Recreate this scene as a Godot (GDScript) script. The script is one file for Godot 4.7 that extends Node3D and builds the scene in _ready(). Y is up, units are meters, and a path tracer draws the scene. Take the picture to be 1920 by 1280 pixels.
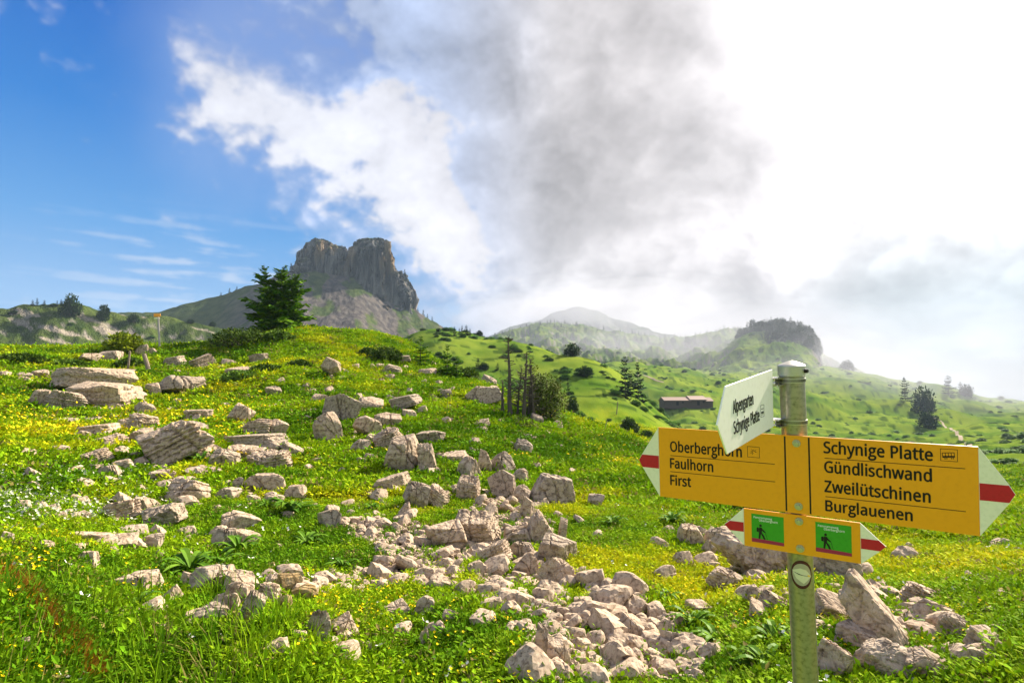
extends Node3D
# Alpine hillside with a hiking signpost. Units are metres, y is up, the camera stands at x = z = 0 and looks along -z.

const EYE := Vector3(0, 1.7, 0)
const FOCAL := 1100.0                      # pixels of the 1920 x 1280 photograph
const TILT := 0.09786                      # the camera looks up by this angle (radians)
const EXPOSURE := 3.2
const SUN_TOWARDS := Vector3(0.58, 0.58, -0.57)

var rng := RandomNumberGenerator.new()
var taken := {}
var M := {}
var hills := []

# ---------------------------------------------------------------- small helpers
func noise(sd: int, freq: float, oct := 4, kind := FastNoiseLite.TYPE_SIMPLEX_SMOOTH) -> FastNoiseLite:
	var n := FastNoiseLite.new()
	n.seed = sd
	n.noise_type = kind
	n.frequency = freq
	n.fractal_type = FastNoiseLite.FRACTAL_FBM if oct > 1 else FastNoiseLite.FRACTAL_NONE
	n.fractal_octaves = oct
	return n

func numbered(called: String) -> String:
	taken[called] = taken.get(called, -1) + 1
	return called if taken[called] == 0 else "%s_%03d" % [called, taken[called]]

func tag(o: Node3D, label: String, category: String, group := "", kind := "") -> Node3D:
	if label: o.set_meta("label", label)
	if category: o.set_meta("category", category)
	if group: o.set_meta("group", group)
	if kind: o.set_meta("kind", kind)
	return o

func put(called: String, mesh: Mesh, mat: Material, parent: Node = self, xf := Transform3D()) -> MeshInstance3D:
	var o := MeshInstance3D.new()
	o.name = numbered(called) if parent == self else called
	o.mesh = mesh
	if mat: o.material_override = mat
	o.transform = xf
	parent.add_child(o, true)
	return o

func thing(called: String, at: Vector3, turn := 0.0) -> Node3D:
	var o := Node3D.new()
	o.name = numbered(called)
	add_child(o, true)
	o.position = at
	o.rotation.y = turn
	return o

func mesh_of(v: PackedVector3Array, idx: PackedInt32Array, col := PackedColorArray(), smooth := true) -> ArrayMesh:
	var st := SurfaceTool.new()
	st.begin(Mesh.PRIMITIVE_TRIANGLES)
	if smooth:
		st.set_smooth_group(0)
		for i in v.size():
			if col.size(): st.set_color(col[i])
			st.add_vertex(v[i])
		for i in idx: st.add_index(i)
	else:
		st.set_smooth_group(-1)
		for i in idx:
			if col.size(): st.set_color(col[i])
			st.add_vertex(v[i])
	st.generate_normals()
	return st.commit()

func grey(x: float) -> Color: return Color(x, x, x)
func lin(r: float, g: float, b: float) -> Color: return Color(r, g, b).linear_to_srgb()
func sm(a: float, b: float, x: float) -> float: return smoothstep(a, b, x)

func noise_tex(n: FastNoiseLite, size: int, stops: Array, as_normal := false) -> NoiseTexture2D:
	var t := NoiseTexture2D.new()
	t.width = size; t.height = size
	t.seamless = true
	t.noise = n
	if as_normal:
		t.as_normal_map = true; t.bump_strength = 6.0
	elif stops.size():
		var g := Gradient.new()
		g.offsets = PackedFloat32Array(stops.map(func(s): return s[0]))
		g.colors = PackedColorArray(stops.map(func(s): return s[1]))
		t.color_ramp = g
	return t

# direction of a pixel of the photograph, and azimuth / slope of it
func ray(px: float, py: float) -> Vector3:
	var x := (px - 960.0) / FOCAL
	var y := (640.0 - py) / FOCAL
	return Vector3(x, y * cos(TILT) + sin(TILT), y * sin(TILT) - cos(TILT))

func az_of(px: float, py := 748.0) -> float:
	var d := ray(px, py)
	return atan2(d.x, -d.z)

func el_of(px: float, py: float) -> float:
	var d := ray(px, py)
	return d.y / Vector2(d.x, d.z).length()

# ---------------------------------------------------------------- the ground: heights from surveyed spots
const G0 := -0.95
const GDA := 0.0125
const GN := 153
const V0 := -0.4
const GDV := 0.075
const VN := 98
var gel := PackedFloat32Array()
var nb: FastNoiseLite
var nm: FastNoiseLite
var nl: FastNoiseLite

func tps_solve(p: Array, w: Array) -> PackedFloat64Array:
	var n := p.size()
	var m := n + 3
	var a := []
	for i in m:
		var row := PackedFloat64Array()
		row.resize(m + 1)
		a.append(row)
	for i in n:
		for j in n:
			var d2: float = (p[i] as Vector2).distance_squared_to(p[j])
			a[i][j] = 0.5 * d2 * log(d2) if d2 > 1e-9 else 0.002
		a[i][n] = 1.0; a[i][n + 1] = p[i].x; a[i][n + 2] = p[i].y
		a[n][i] = 1.0; a[n + 1][i] = p[i].x; a[n + 2][i] = p[i].y
		a[i][m] = w[i]
	for c in m:
		var best := c
		for r in range(c + 1, m):
			if absf(a[r][c]) > absf(a[best][c]): best = r
		var tmp = a[c]; a[c] = a[best]; a[best] = tmp
		var rc: PackedFloat64Array = a[c]
		for r in range(c + 1, m):
			var rr: PackedFloat64Array = a[r]
			var f: float = rr[c] / rc[c]
			if f == 0.0: continue
			for k in range(c, m + 1): rr[k] -= f * rc[k]
			a[r] = rr
	var x := PackedFloat64Array()
	x.resize(m)
	for i in range(m - 1, -1, -1):
		var s: float = a[i][m]
		for k in range(i + 1, m): s -= a[i][k] * x[k]
		x[i] = s / a[i][i]
	return x

func survey() -> void:
	var P := []
	var W := []
	# [px, py, distance]: spots seen in the photograph; [px, 0, distance, height]: heights of spots behind a crest
	var seen := [
		[-300, 0, 1.0, 0.0], [960, 0, 1.0, 0.0], [2200, 0, 1.0, 0.0],
		[-300, 1280, 3.2], [500, 1280, 3.2], [1000, 1280, 3.2], [1500, 1280, 3.4], [2100, 1280, 3.8],
		[-300, 1100, 5.3], [300, 1100, 5.3], [700, 1100, 5.2], [1000, 1100, 5.3], [1350, 1100, 5.6], [1700, 1100, 6.4], [2100, 1100, 7.0],
		[-300, 950, 9.5], [200, 950, 9.3], [600, 950, 9.0], [900, 950, 8.8], [1150, 950, 9.5], [1400, 960, 9.6], [1700, 1000, 10.0], [2100, 1000, 11.5],
		[-300, 850, 14.5], [100, 850, 14.0], [400, 850, 13.2], [700, 850, 12.8], [960, 850, 13.6], [1120, 860, 14.5], [1230, 890, 14.0], [1400, 910, 15.0],
		[-300, 760, 22.0], [100, 760, 21.5], [400, 760, 20.0], [650, 760, 19.0], [880, 762, 19.0], [1000, 788, 19.0], [1100, 820, 18.5],
		[-300, 700, 31.0], [150, 700, 30.5], [400, 695, 29.0], [600, 690, 27.0], [760, 700, 27.0], [860, 722, 25.0],
		[-300, 664, 45.0], [0, 662, 45.0], [150, 658, 44.0], [230, 656, 42.0], [330, 649, 43.0], [430, 636, 42.0], [515, 620, 43.0], [620, 627, 45.0], [700, 634, 45.0], [770, 655, 42.0],
		[850, 695, 35.0], [950, 745, 26.0], [1060, 778, 23.5], [1150, 812, 22.0], [1230, 850, 21.0], [1330, 885, 21.0],
		[-300, 0, 70, 1.5], [200, 0, 70, 1.5], [500, 0, 75, 2.0], [700, 0, 72, 1.5], [850, 0, 58, 1.0], [950, 0, 44, -0.8], [1060, 0, 40, -2.2], [1150, 0, 37, -3.2], [1230, 0, 34, -3.8],
		[1500, 920, 20.0], [1700, 955, 19.0], [1900, 980, 16.0], [2150, 990, 15.0], [1900, 930, 29.0], [1700, 920, 33.0], [2150, 930, 30.0],
		[1900, 880, 60.0], [1650, 880, 60.0], [1450, 862, 48.0], [1350, 850, 50.0], [1900, 840, 130.0], [1650, 850, 110.0], [2150, 850, 120.0],
		[1260, 832, 58.0], [1200, 800, 62.0], [1110, 750, 72.0], [1000, 712, 88.0], [900, 682, 100.0], [800, 655, 110.0], [700, 0, 100, 4.0], [500, 0, 120, 2.0], [0, 0, 120, 0.0], [-300, 0, 120, 0.0],
		[770, 632, 150.0], [810, 620, 152.0], [870, 628, 150.0], [930, 634, 146.0], [990, 652, 140.0], [1060, 675, 132.0], [1120, 692, 124.0], [1170, 718, 114.0], [1215, 754, 104.0], [1262, 798, 95.0], [1310, 822, 96.0],
		[650, 0, 170, 6.0], [800, 0, 230, 6.0], [900, 0, 230, 4.0], [1000, 0, 215, 0.0], [1100, 0, 190, -4.0], [1190, 0, 160, -7.0],
		[1350, 815, 145.0], [1290, 775, 220.0], [1285, 757, 258.0], [1400, 790, 220.0], [1550, 830, 190.0], [1700, 830, 205.0], [1860, 815, 240.0], [2150, 820, 240.0],
		[1200, 715, 310.0], [1340, 725, 330.0], [1500, 775, 300.0], [1650, 775, 330.0], [1750, 770, 360.0], [1860, 778, 380.0], [2150, 790, 380.0],
		[1100, 690, 400.0], [1250, 690, 430.0], [1400, 700, 430.0], [1480, 694, 450.0], [1540, 690, 480.0], [1620, 700, 480.0], [1700, 722, 475.0], [1760, 719, 480.0], [1805, 735, 480.0], [1860, 750, 490.0], [1920, 754, 495.0], [2150, 770, 500.0],
		[1000, 0, 420, 12], [800, 0, 420, 4], [500, 0, 400, -6], [0, 0, 400, -8], [-300, 0, 400, -8],
		[1100, 0, 800, 0], [1300, 0, 800, 0], [1540, 0, 800, -10], [1760, 0, 800, -25], [2150, 0, 800, -30], [500, 0, 800, -10], [-300, 0, 800, -10],
	]
	for s in seen:
		var a := az_of(s[0], 748.0 if s.size() > 3 else s[1])
		P.append(Vector2(a * 4.0, log(s[2])))
		W.append((s[3] - EYE.y) / s[2] if s.size() > 3 else el_of(s[0], s[1]))
	var k := tps_solve(P, W)
	var n := P.size()
	gel.resize(GN * VN)
	for i in GN:
		var x := clampf(G0 + i * GDA, -0.88, 0.88) * 4.0
		for j in VN:
			var y := clampf(V0 + j * GDV, 0.0, log(800.0))
			var s: float = k[n] + k[n + 1] * x + k[n + 2] * y
			var q := Vector2(x, y)
			for c in n:
				var d2: float = q.distance_squared_to(P[c])
				if d2 > 1e-9: s += 0.5 * k[c] * d2 * log(d2)
			gel[i * VN + j] = s

func cr(a: float, b: float, c: float, d: float, t: float) -> float:
	return b + 0.5 * t * (c - a + t * (2.0 * a - 5.0 * b + 4.0 * c - d + t * (3.0 * (b - c) + d - a)))

func slope_at(a: float, r: float) -> float:
	var fi := clampf((a - G0) / GDA, 1.0, GN - 3.001)
	var fj := clampf((log(maxf(r, 0.7)) - V0) / GDV, 1.0, VN - 3.001)
	var i := int(fi); var j := int(fj)
	var t := fj - j
	var q := [0.0, 0.0, 0.0, 0.0]
	for c in 4:
		var b := (i - 1 + c) * VN + j
		q[c] = cr(gel[b - 1], gel[b], gel[b + 1], gel[b + 2], t)
	return cr(q[0], q[1], q[2], q[3], fi - i)

func ground_at(x: float, z: float) -> float:
	var r := sqrt(x * x + z * z)
	var a := atan2(x, -z)
	var e := 0.0
	if absf(a) <= 0.86:
		e = slope_at(a, r)
	else:
		var back := (a - 0.86 if a > 0.0 else a + TAU - 0.86) / (TAU - 1.72)
		e = lerpf(slope_at(0.86, r), slope_at(-0.86, r), sm(0.0, 1.0, back))
	var h := EYE.y + e * maxf(r, 0.7)
	if r < 0.7: h = EYE.y - 1.7
	h += nb.get_noise_2d(x, z) * 0.09 * sm(0.5, 4.0, r)
	h += nm.get_noise_2d(x, z) * 0.45 * sm(6.0, 25.0, r)
	if r > 50.0: h += nl.get_noise_2d(x, z) * minf(4.5, (r - 50.0) * 0.022)
	return h

# a ridge: its crest follows a line seen in the photograph at distance r, and it falls to both sides
func hill(called: String, crest: Array, r: float, front: float, back: float, foot: float, rough: float, sd: int, bend := 1.3) -> Dictionary:
	var h := {"name": called, "r": r, "front": front, "back": back, "foot": foot, "rough": rough, "bend": bend, "n": noise(sd, 0.02, 5), "nf": noise(sd + 9, 0.11, 3), "az": [], "h": []}
	for c in crest:
		h.az.append(az_of(c[0], c[1]))
		h.h.append(EYE.y + el_of(c[0], c[1]) * r)
	hills.append(h)
	return h

func crest_at(h: Dictionary, a: float) -> float:
	var az: Array = h.az
	var n := az.size()
	if a <= az[0]: return h.h[0]
	if a >= az[n - 1]: return h.h[n - 1]
	var i := 0
	while a > az[i + 1]: i += 1
	var t: float = (a - az[i]) / (az[i + 1] - az[i])
	return cr(h.h[maxi(i - 1, 0)], h.h[i], h.h[i + 1], h.h[mini(i + 2, n - 1)], t)

func hill_at(h: Dictionary, a: float, r: float) -> float:
	var az: Array = h.az
	var over := maxf(az[0] - a, a - az[az.size() - 1])
	if over > 0.06: return -1000.0
	var d: float = r - h.r
	var t: float = 1.0 - (-d / h.front if d < 0.0 else d / h.back)
	if t < 0.0: return -1000.0
	var x := sin(a) * r
	var z := -cos(a) * r
	var shape := pow(t, h.bend)
	shape = lerpf(shape, 1.0 - (1.0 - t) * (1.0 - t), sm(0.75, 1.0, t))
	var top := crest_at(h, a)
	if over > 0.0: shape *= 1.0 - sm(0.0, 0.06, over)
	var y: float = h.foot + (top - h.foot) * shape
	y += h.n.get_noise_2d(x, z) * h.rough * (1.0 - 0.75 * sm(0.8, 1.0, t)) * sm(0.0, 0.2, t)
	y += h.nf.get_noise_2d(x, z) * h.rough * 0.16
	return y

func hill_mesh(h: Dictionary, cols: int, rows: int, colour: Callable) -> ArrayMesh:
	var v := PackedVector3Array()
	var c := PackedColorArray()
	var idx := PackedInt32Array()
	var a0: float = h.az[0] - 0.06
	var a1: float = h.az[h.az.size() - 1] + 0.06
	for j in rows + 1:
		var u := float(j) / rows
		var d: float = lerpf(-h.front, 0.0, u / 0.72) if u < 0.72 else lerpf(0.0, h.back, (u - 0.72) / 0.28)
		for i in cols + 1:
			var a := lerpf(a0, a1, float(i) / cols)
			var r: float = h.r + d
			var y := hill_at(h, a, r * 0.99999 + h.r * 0.00001)
			if y < -900.0: y = h.foot
			v.append(Vector3(sin(a) * r, y, -cos(a) * r))
	for j in rows:
		for i in cols:
			var p := j * (cols + 1) + i
			idx.append_array([p, p + cols + 1, p + 1, p + 1, p + cols + 1, p + cols + 2])
	for j in rows + 1:
		for i in cols + 1:
			var p := j * (cols + 1) + i
			var q: int = p + 1 if i < cols else p - 1
			var s: int = p + cols + 1 if j < rows else p - cols - 1
			var nrm := (v[q] - v[p]).cross(v[s] - v[p]).normalized()
			c.append(colour.call(v[p], absf(nrm.y)))
	return mesh_of(v, idx, c)

# highest surface below a point, and the spot on it that a pixel of the photograph shows
func surface_at(x: float, z: float) -> float:
	var y := ground_at(x, z)
	var r := sqrt(x * x + z * z)
	if r > 150.0:
		var a := atan2(x, -z)
		for h in hills: y = maxf(y, hill_at(h, a, r))
	return y

func spot(px: float, py: float, from := 2.0, upto := 1500.0) -> Vector3:
	var d := ray(px, py)
	d /= Vector2(d.x, d.z).length()
	var r := from
	var last := from
	var best := Vector3.ZERO
	var gap := 1e9
	while r < upto:
		var p := EYE + d * r
		var g := surface_at(p.x, p.z)
		if p.y <= g:
			for k in 10:
				var mid := (last + r) * 0.5
				var pm := EYE + d * mid
				if pm.y <= surface_at(pm.x, pm.z): r = mid
				else: last = mid
			p = EYE + d * r
			return Vector3(p.x, surface_at(p.x, p.z), p.z)
		if (p.y - g) / r < gap:
			gap = (p.y - g) / r
			best = Vector3(p.x, g, p.z)
		last = r
		r *= 1.012
	return best

# ---------------------------------------------------------------- the rock peak
var peak_o := Vector3.ZERO
var peak_r := Vector3.ZERO
var peak_f := Vector3.ZERO
var np1: FastNoiseLite
var np2: FastNoiseLite

func lobe(x: float, z: float, cx: float, cz: float, a: float, b: float, top: float, base: float, p: float, dome: float) -> float:
	var dx := (x - cx) / a
	var dz := (z - cz) / b
	var q := pow(pow(absf(dx), p) + pow(absf(dz), p), 1.0 / p)
	if q > 1.9: return -1000.0
	var an := atan2(dz, dx)
	q += np1.get_noise_2d(an * 26.0 + cx, q * 3.0) * 0.20 + np1.get_noise_2d(an * 90.0, cx) * 0.07 + np2.get_noise_2d(x * 2.2, z * 2.2) * 0.05
	var lid := top - dome * q * q + np2.get_noise_2d(x * 1.4, z * 1.4) * 4.0
	var k := clampf((1.42 - q) / 0.42, 0.0, 1.3)
	var wall := base + (top - base) * (k * k * 0.35 + k * 0.65)
	# ledges: the strata step the wall back
	var st := (wall - base) / 6.0
	var fr := st - floorf(st)
	wall = base + 6.0 * (floorf(st) + lerpf(fr, sm(0.15, 0.85, fr), 0.7))
	return minf(lid, wall)

func line_at(pts: Array, x: float) -> float:
	if x <= pts[0][0]: return pts[0][1]
	for i in pts.size() - 1:
		if x < pts[i + 1][0]:
			return lerpf(pts[i][1], pts[i + 1][1], sm(0, 1, (x - pts[i][0]) / (pts[i + 1][0] - pts[i][0])) * 0.5 + (x - pts[i][0]) / (pts[i + 1][0] - pts[i][0]) * 0.5)
	return pts[pts.size() - 1][1]

const APRON := [[-340.0, 55.0], [-230.0, 64.0], [-156.0, 70.0], [-110.0, 82.0], [-80.0, 94.0], [-55.0, 107.0], [0.0, 104.0], [40.0, 84.0], [52.0, 77.0], [66.0, 68.0], [90.0, 54.0], [150.0, 30.0]]

func apron_at(x: float, z: float) -> float:
	var h := line_at(APRON, x)
	var s := 14.0 if x > -60.0 else lerpf(14.0, 2.0, sm(60.0, 120.0, -x))
	if z > s: h -= (z - s) * (0.66 - 0.12 * sm(40.0, 120.0, z))
	if z < -14.0: h += (z + 14.0) * 0.7
	return h + np2.get_noise_2d(x * 0.5, z * 0.25) * 4.0 + np2.get_noise_2d(x * 3.0, z * 2.0) * 0.9

func peak_at(x: float, z: float) -> float:
	var h := apron_at(x, z)
	if x < -75.0 or x > 75.0 or z > 60.0: return h
	var wx := np1.get_noise_2d(x * 0.55, z * 0.55 + 50.0) * 7.0 + np1.get_noise_2d(x * 2.0, z * 2.0) * 1.6
	var wz := np1.get_noise_2d(x * 0.6 + 90.0, z * 0.6) * 9.0
	x += wx; z += wz
	h = maxf(h, lobe(x, z, -27.0, -5.0, 15.5, 13.0, 139.0, 98.0, 2.3, 11.0))
	h = maxf(h, lobe(x, z, 13.0, 3.0, 16.0, 17.0, 142.0, 78.0, 2.2, 14.0))
	h = maxf(h, lobe(x, z, -7.0, -3.0, 10.0, 12.0, 122.0, 90.0, 2.0, 6.0))
	h = maxf(h, lobe(x, z, 30.0, 2.0, 11.0, 14.0, 121.0, 72.0, 2.1, 12.0))
	h = maxf(h, lobe(x, z, 39.0, 6.0, 8.0, 11.0, 107.0, 70.0, 2.0, 12.0))
	h = maxf(h, lobe(x, z, -42.0, 4.0, 9.0, 12.0, 119.0, 92.0, 2.2, 10.0))
	h = maxf(h, lobe(x, z, -38.0, 20.0, 10.0, 8.0, 104.0, 72.0, 2.0, 9.0))
	h = maxf(h, lobe(x, z, -21.0, 26.0, 7.0, 6.0, 93.0, 66.0, 2.0, 7.0))
	return h

func axis(parts: Array) -> PackedFloat32Array:
	var o := PackedFloat32Array()
	for p in parts:
		var n := int((p[1] - p[0]) / p[2])
		for i in n: o.append(lerpf(p[0], p[1], float(i) / n))
	o.append(parts[parts.size() - 1][1])
	return o

func peak_mesh() -> ArrayMesh:
	var xs := axis([[-340.0, -70.0, 2.4], [-70.0, 62.0, 0.42], [62.0, 150.0, 1.6]])
	var zs := axis([[-90.0, -24.0, 4.0], [-24.0, 48.0, 0.45], [48.0, 170.0, 1.6]])
	var v := PackedVector3Array()
	var c := PackedColorArray()
	var idx := PackedInt32Array()
	var nx := xs.size()
	var nz := zs.size()
	var nj := noise(77, 0.09, 5)
	var ny := noise(78, 0.035, 4)
	for z in zs:
		for x in xs: v.append(Vector3(x, peak_at(x, z), z))
	var w := v.duplicate()
	for j in nz:
		for i in nx:
			var p := j * nx + i
			var e: Vector3 = v[mini(i + 1, nx - 1) + j * nx] - v[maxi(i - 1, 0) + j * nx]
			var f: Vector3 = v[i + mini(j + 1, nz - 1) * nx] - v[i + maxi(j - 1, 0) * nx]
			var nrm := f.cross(e).normalized()
			var steep := 1.0 - sm(0.45, 0.75, nrm.y)
			var q: Vector3 = v[p]
			var strata := ny.get_noise_2d(q.y * 9.0 + ny.get_noise_2d(q.x, q.z) * 14.0, 3.0)
			var out := Vector3(nrm.x, 0.0, nrm.z)
			var d := (strata * 2.8 + nj.get_noise_3d(q.x, q.y * 0.8, q.z) * 4.6) * steep
			w[p] = q + out * d + Vector3(0, nj.get_noise_3d(q.x * 3.0, 0, q.z * 3.0) * 0.5, 0)
			var t := nj.get_noise_3d(q.x * 1.6 + 40, q.y * 0.5, q.z * 1.6)
			var t2 := ny.get_noise_3d(q.x, q.y * 0.6, q.z + 200.0)
			var rock := Color(0.045, 0.050, 0.058).lerp(Color(0.19, 0.187, 0.185), clampf(0.45 + t * 2.0 + strata * 1.0, 0, 1))
			rock = rock.lerp(Color(0.28, 0.185, 0.09), sm(0.12, 0.40, t2 + 0.35 * t) * 0.6)
			var scree := Color(0.072, 0.066, 0.068).lerp(Color(0.140, 0.122, 0.110), clampf(0.5 + t * 1.6, 0, 1))
			var turf := Color(0.035, 0.07, 0.012).lerp(Color(0.08, 0.115, 0.022), clampf(0.5 + t, 0, 1))
			var green := sm(0.02, 0.2, np2.get_noise_2d(q.x * 1.1 + 31.0, q.z * 0.5)) * 0.8
			if q.x < -62.0: green = maxf(green, 0.85 * sm(62.0, 110.0, -q.x))
			if q.y > 120.0: green = 0.9
			var flat := scree.lerp(turf, green)
			c.append(flat.lerp(rock, steep))
	for j in nz - 1:
		for i in nx - 1:
			var p := j * nx + i
			idx.append_array([p, p + 1, p + nx, p + 1, p + nx + 1, p + nx])
	for i in w.size(): w[i] = peak_o + peak_r * w[i].x + peak_f * w[i].z + Vector3(0, w[i].y, 0)
	return mesh_of(w, idx, c)

func peak_spot(x: float, z: float) -> Vector3:
	return peak_o + peak_r * x + peak_f * z + Vector3(0, peak_at(x, z), 0)

# ---------------------------------------------------------------- the sky: air and clouds by direction
var ns1: FastNoiseLite
var ns2: FastNoiseLite
var ns3: FastNoiseLite
var puffs := []

func col3(p: Array, x: float) -> Vector3:
	for i in p.size() - 1:
		if x < p[i + 1][0]:
			return (p[i][1] as Vector3).lerp(p[i + 1][1], clampf((x - p[i][0]) / (p[i + 1][0] - p[i][0]), 0, 1))
	return p[p.size() - 1][1]

const AIR := [[0.0, Vector3(0.34, 0.56, 0.85)], [0.12, Vector3(0.27, 0.50, 0.83)], [0.25, Vector3(0.10, 0.36, 0.78)], [0.40, Vector3(0.01, 0.215, 0.68)], [0.56, Vector3(0.0, 0.135, 0.58)], [1.4, Vector3(0.0, 0.09, 0.42)]]
# left limit of the great cloud (azimuth) by elevation, both in radians
const BANK := [[0.0, -0.20], [0.10, -0.26], [0.2, -0.30], [0.30, -0.36], [0.38, -0.42], [0.46, -0.45], [0.54, -0.42], [0.62, -0.52], [0.8, -0.7], [1.57, -1.2]]
# bright billows and dark hollows of it: [px, py, width, height, strength]
const PUFFS := [
	[455, 165, 70, 75, 0.60], [505, 235, 75, 70, 0.50], [395, 255, 55, 40, 0.30], [690, 250, 120, 70, 0.75], [640, 300, 90, 70, 0.3], [800, 310, 75, 95, 0.70], [850, 425, 85, 80, 0.95], [770, 380, 90, 80, 0.35],
	[1005, 75, 55, 45, 0.35], [1010, 500, 150, 70, 0.30], [1240, 520, 170, 75, 0.40], [1330, 480, 120, 50, 0.2], [960, 430, 60, 60, 0.2],
	[730, 105, 190, 90, -0.28], [880, 190, 90, 70, -0.10], [1110, 300, 190, 130, -0.22], [960, 330, 90, 80, -0.10], [1060, 555, 110, 45, -0.10], [620, 420, 130, 70, -0.12],
	[1290, 90, 80, 150, 0.12], [1600, 630, 170, 60, 0.25], [1700, 560, 200, 60, -0.06], [1800, 650, 140, 40, 0.10], [1250, 590, 140, 25, 0.15],
]

func sky_at(d: Vector3) -> Vector3:
	var el := asin(clampf(d.y, -1, 1))
	var az := atan2(d.x, -d.z)
	var w1 := ns1.get_noise_3d(d.x, d.y * 1.2, d.z)
	var w2 := ns1.get_noise_3d(d.x + 7.0, d.y * 1.2, d.z + 3.0)
	var f1 := ns2.get_noise_3d(d.x + w1 * 0.10, d.y * 1.25 + w2 * 0.10, d.z)
	var f2 := ns3.get_noise_3d(d.x + f1 * 0.03, d.y * 1.3, d.z + f1 * 0.03)
	var f3 := ns3.get_noise_3d(d.x * 2.6 + f2 * 0.04, d.y * 3.2, d.z * 2.6 + 5.0)
	var c := col3(AIR, el)
	var a2 := az + w1 * 0.10 + f2 * 0.02
	var e2 := el + w2 * 0.06 + f2 * 0.015
	# share of cloud: a bank that begins at BANK; far round to the right and behind it breaks up into fields
	var edge := line_at(BANK, clampf(e2, 0.0, 1.57))
	var turn := az - edge
	var s := turn * 3.2 + f1 * 0.6 + f2 * 0.5 + f3 * 0.16
	var cover := sm(-0.10, 0.75, s)
	if az > 1.2 or az < -1.2:
		var field := sm(-0.15, 0.35, w1 + 0.6 * f1 + 0.14)
		var t := sm(1.2, 1.8, absf(az))
		cover = lerpf(cover, field, t)
	var glow := 0.0
	var b := 0.0
	for p in puffs:
		var da: float = (a2 - p[0]) / p[2]
		var de: float = (e2 - p[1]) / p[3]
		var k := da * da + de * de
		if k < 6.0:
			var g: float = exp(-k) * p[4]
			b += g
			if p[4] > 0.25: glow += g
	var crisp := sm(0.16, 0.80, glow + f1 * 0.34 + f2 * 0.36 + f3 * 0.12)
	var lum := 0.60 + f1 * 0.12 + f2 * 0.09 + f3 * 0.05 + b * 0.24 + crisp * 0.09
	lum += 0.55 * sm(0.30, 0.50, az + f1 * 0.06) * sm(0.14, 0.30, el + f1 * 0.07 + f2 * 0.03) * sm(2.4, 1.2, absf(az))
	lum += 0.13 * sm(-0.1, 0.55, az) * sm(0.35, 0.05, el) * sm(2.0, 1.2, absf(az))
	var tint := Vector3(0.97, 0.99, 1.10).lerp(Vector3(1.03, 0.98, 0.995), sm(-0.35, 0.25, az))
	tint = tint.lerp(Vector3(0.74, 0.90, 1.28), sm(0.1, 0.5, cover * (1.0 - crisp)) * sm(0.10, -0.22, az))
	tint = tint.lerp(Vector3(0.92, 1.0, 1.05), sm(0.40, 0.60, az) * sm(0.30, 0.12, el) * 0.9)
	tint = tint.lerp(Vector3(1.0, 1.0, 1.02), sm(1.2, 2.0, absf(az)))
	# the sun behind the cloud, to the right and above
	var sun := maxf(d.dot(SUN_TOWARDS.normalized()), 0.0)
	lum += 0.22 * pow(sun, 12.0) + 1.2 * pow(sun, 40.0) + f1 * 0.15 * sun
	lum += 0.42 * sm(1.2, 2.2, absf(az))      # unseen clouds beside and behind the camera, brightened to add fill light
	cover = maxf(cover, crisp)
	c = c.lerp(tint * maxf(lum, 0.3), clampf(cover, 0, 1))
	c += Vector3(0.9, 0.95, 1.0) * 0.06 * pow(sun, 6.0)
	var veil := sm(-0.66, -0.38, az + w1 * 0.16) * sm(0.22, 0.42, el + f1 * 0.06) * sm(0.0, -0.1, az) * 0.55
	c = c.lerp(Vector3(0.36, 0.50, 0.82), veil * (1.0 - clampf(cover, 0, 1)))
	# thin high streaks low in the left
	var ci := sm(0.05, 0.5, ns1.get_noise_3d(d.x * 2.0, d.y * 26.0, d.z * 2.0) + 0.35 * f2) * sm(0.10, 0.14, el) * sm(0.30, 0.2, el) * sm(-0.80, -0.50, az) * sm(-0.1, -0.30, az)
	c = c.lerp(Vector3(0.68, 0.76, 0.90), ci * 0.55)
	return c

func paint(im: Image, x0: int, y0: int, x1: int, y1: int) -> void:
	var w := im.get_width()
	var h := im.get_height()
	for y in range(y0, y1):
		var el := (0.5 - (y + 0.5) / h) * PI
		for x in range(x0, x1):
			var az := wrapf((x + 0.5) / w * TAU, -PI, PI)
			var c := sky_at(Vector3(sin(az) * cos(el), sin(el), -cos(az) * cos(el)))
			im.set_pixel(posmod(x, w), y, Color(c.x, c.y, c.z))

func make_sky() -> Sky:
	ns1 = noise(11, 2.4, 4); ns2 = noise(12, 5.5, 5); ns3 = noise(13, 17.0, 4)
	for p in PUFFS:
		var d := ray(p[0], p[1]).normalized()
		puffs.append([atan2(d.x, -d.z), asin(d.y), p[2] / FOCAL * 1.15, p[3] / FOCAL * 1.0, p[4]])
	var im := Image.create(768, 384, false, Image.FORMAT_RGBF)
	im.fill(Color(0.62, 0.66, 0.70))
	paint(im, 0, 0, 768, 194)
	im.resize(3072, 1536, Image.INTERPOLATE_CUBIC)
	paint(im, -480, 768 - 370, 480, 772)
	var m := PanoramaSkyMaterial.new()
	m.panorama = ImageTexture.create_from_image(im)
	m.energy_multiplier = 1.0
	var s := Sky.new()
	s.sky_material = m
	return s

# ---------------------------------------------------------------- materials
var nv: FastNoiseLite
var nv2: FastNoiseLite
var nv3: FastNoiseLite

func mat(c: Color, rough := 0.9) -> StandardMaterial3D:
	var m := StandardMaterial3D.new()
	m.albedo_color = c
	m.roughness = rough
	m.metallic_specular = 0.3
	return m

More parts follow.
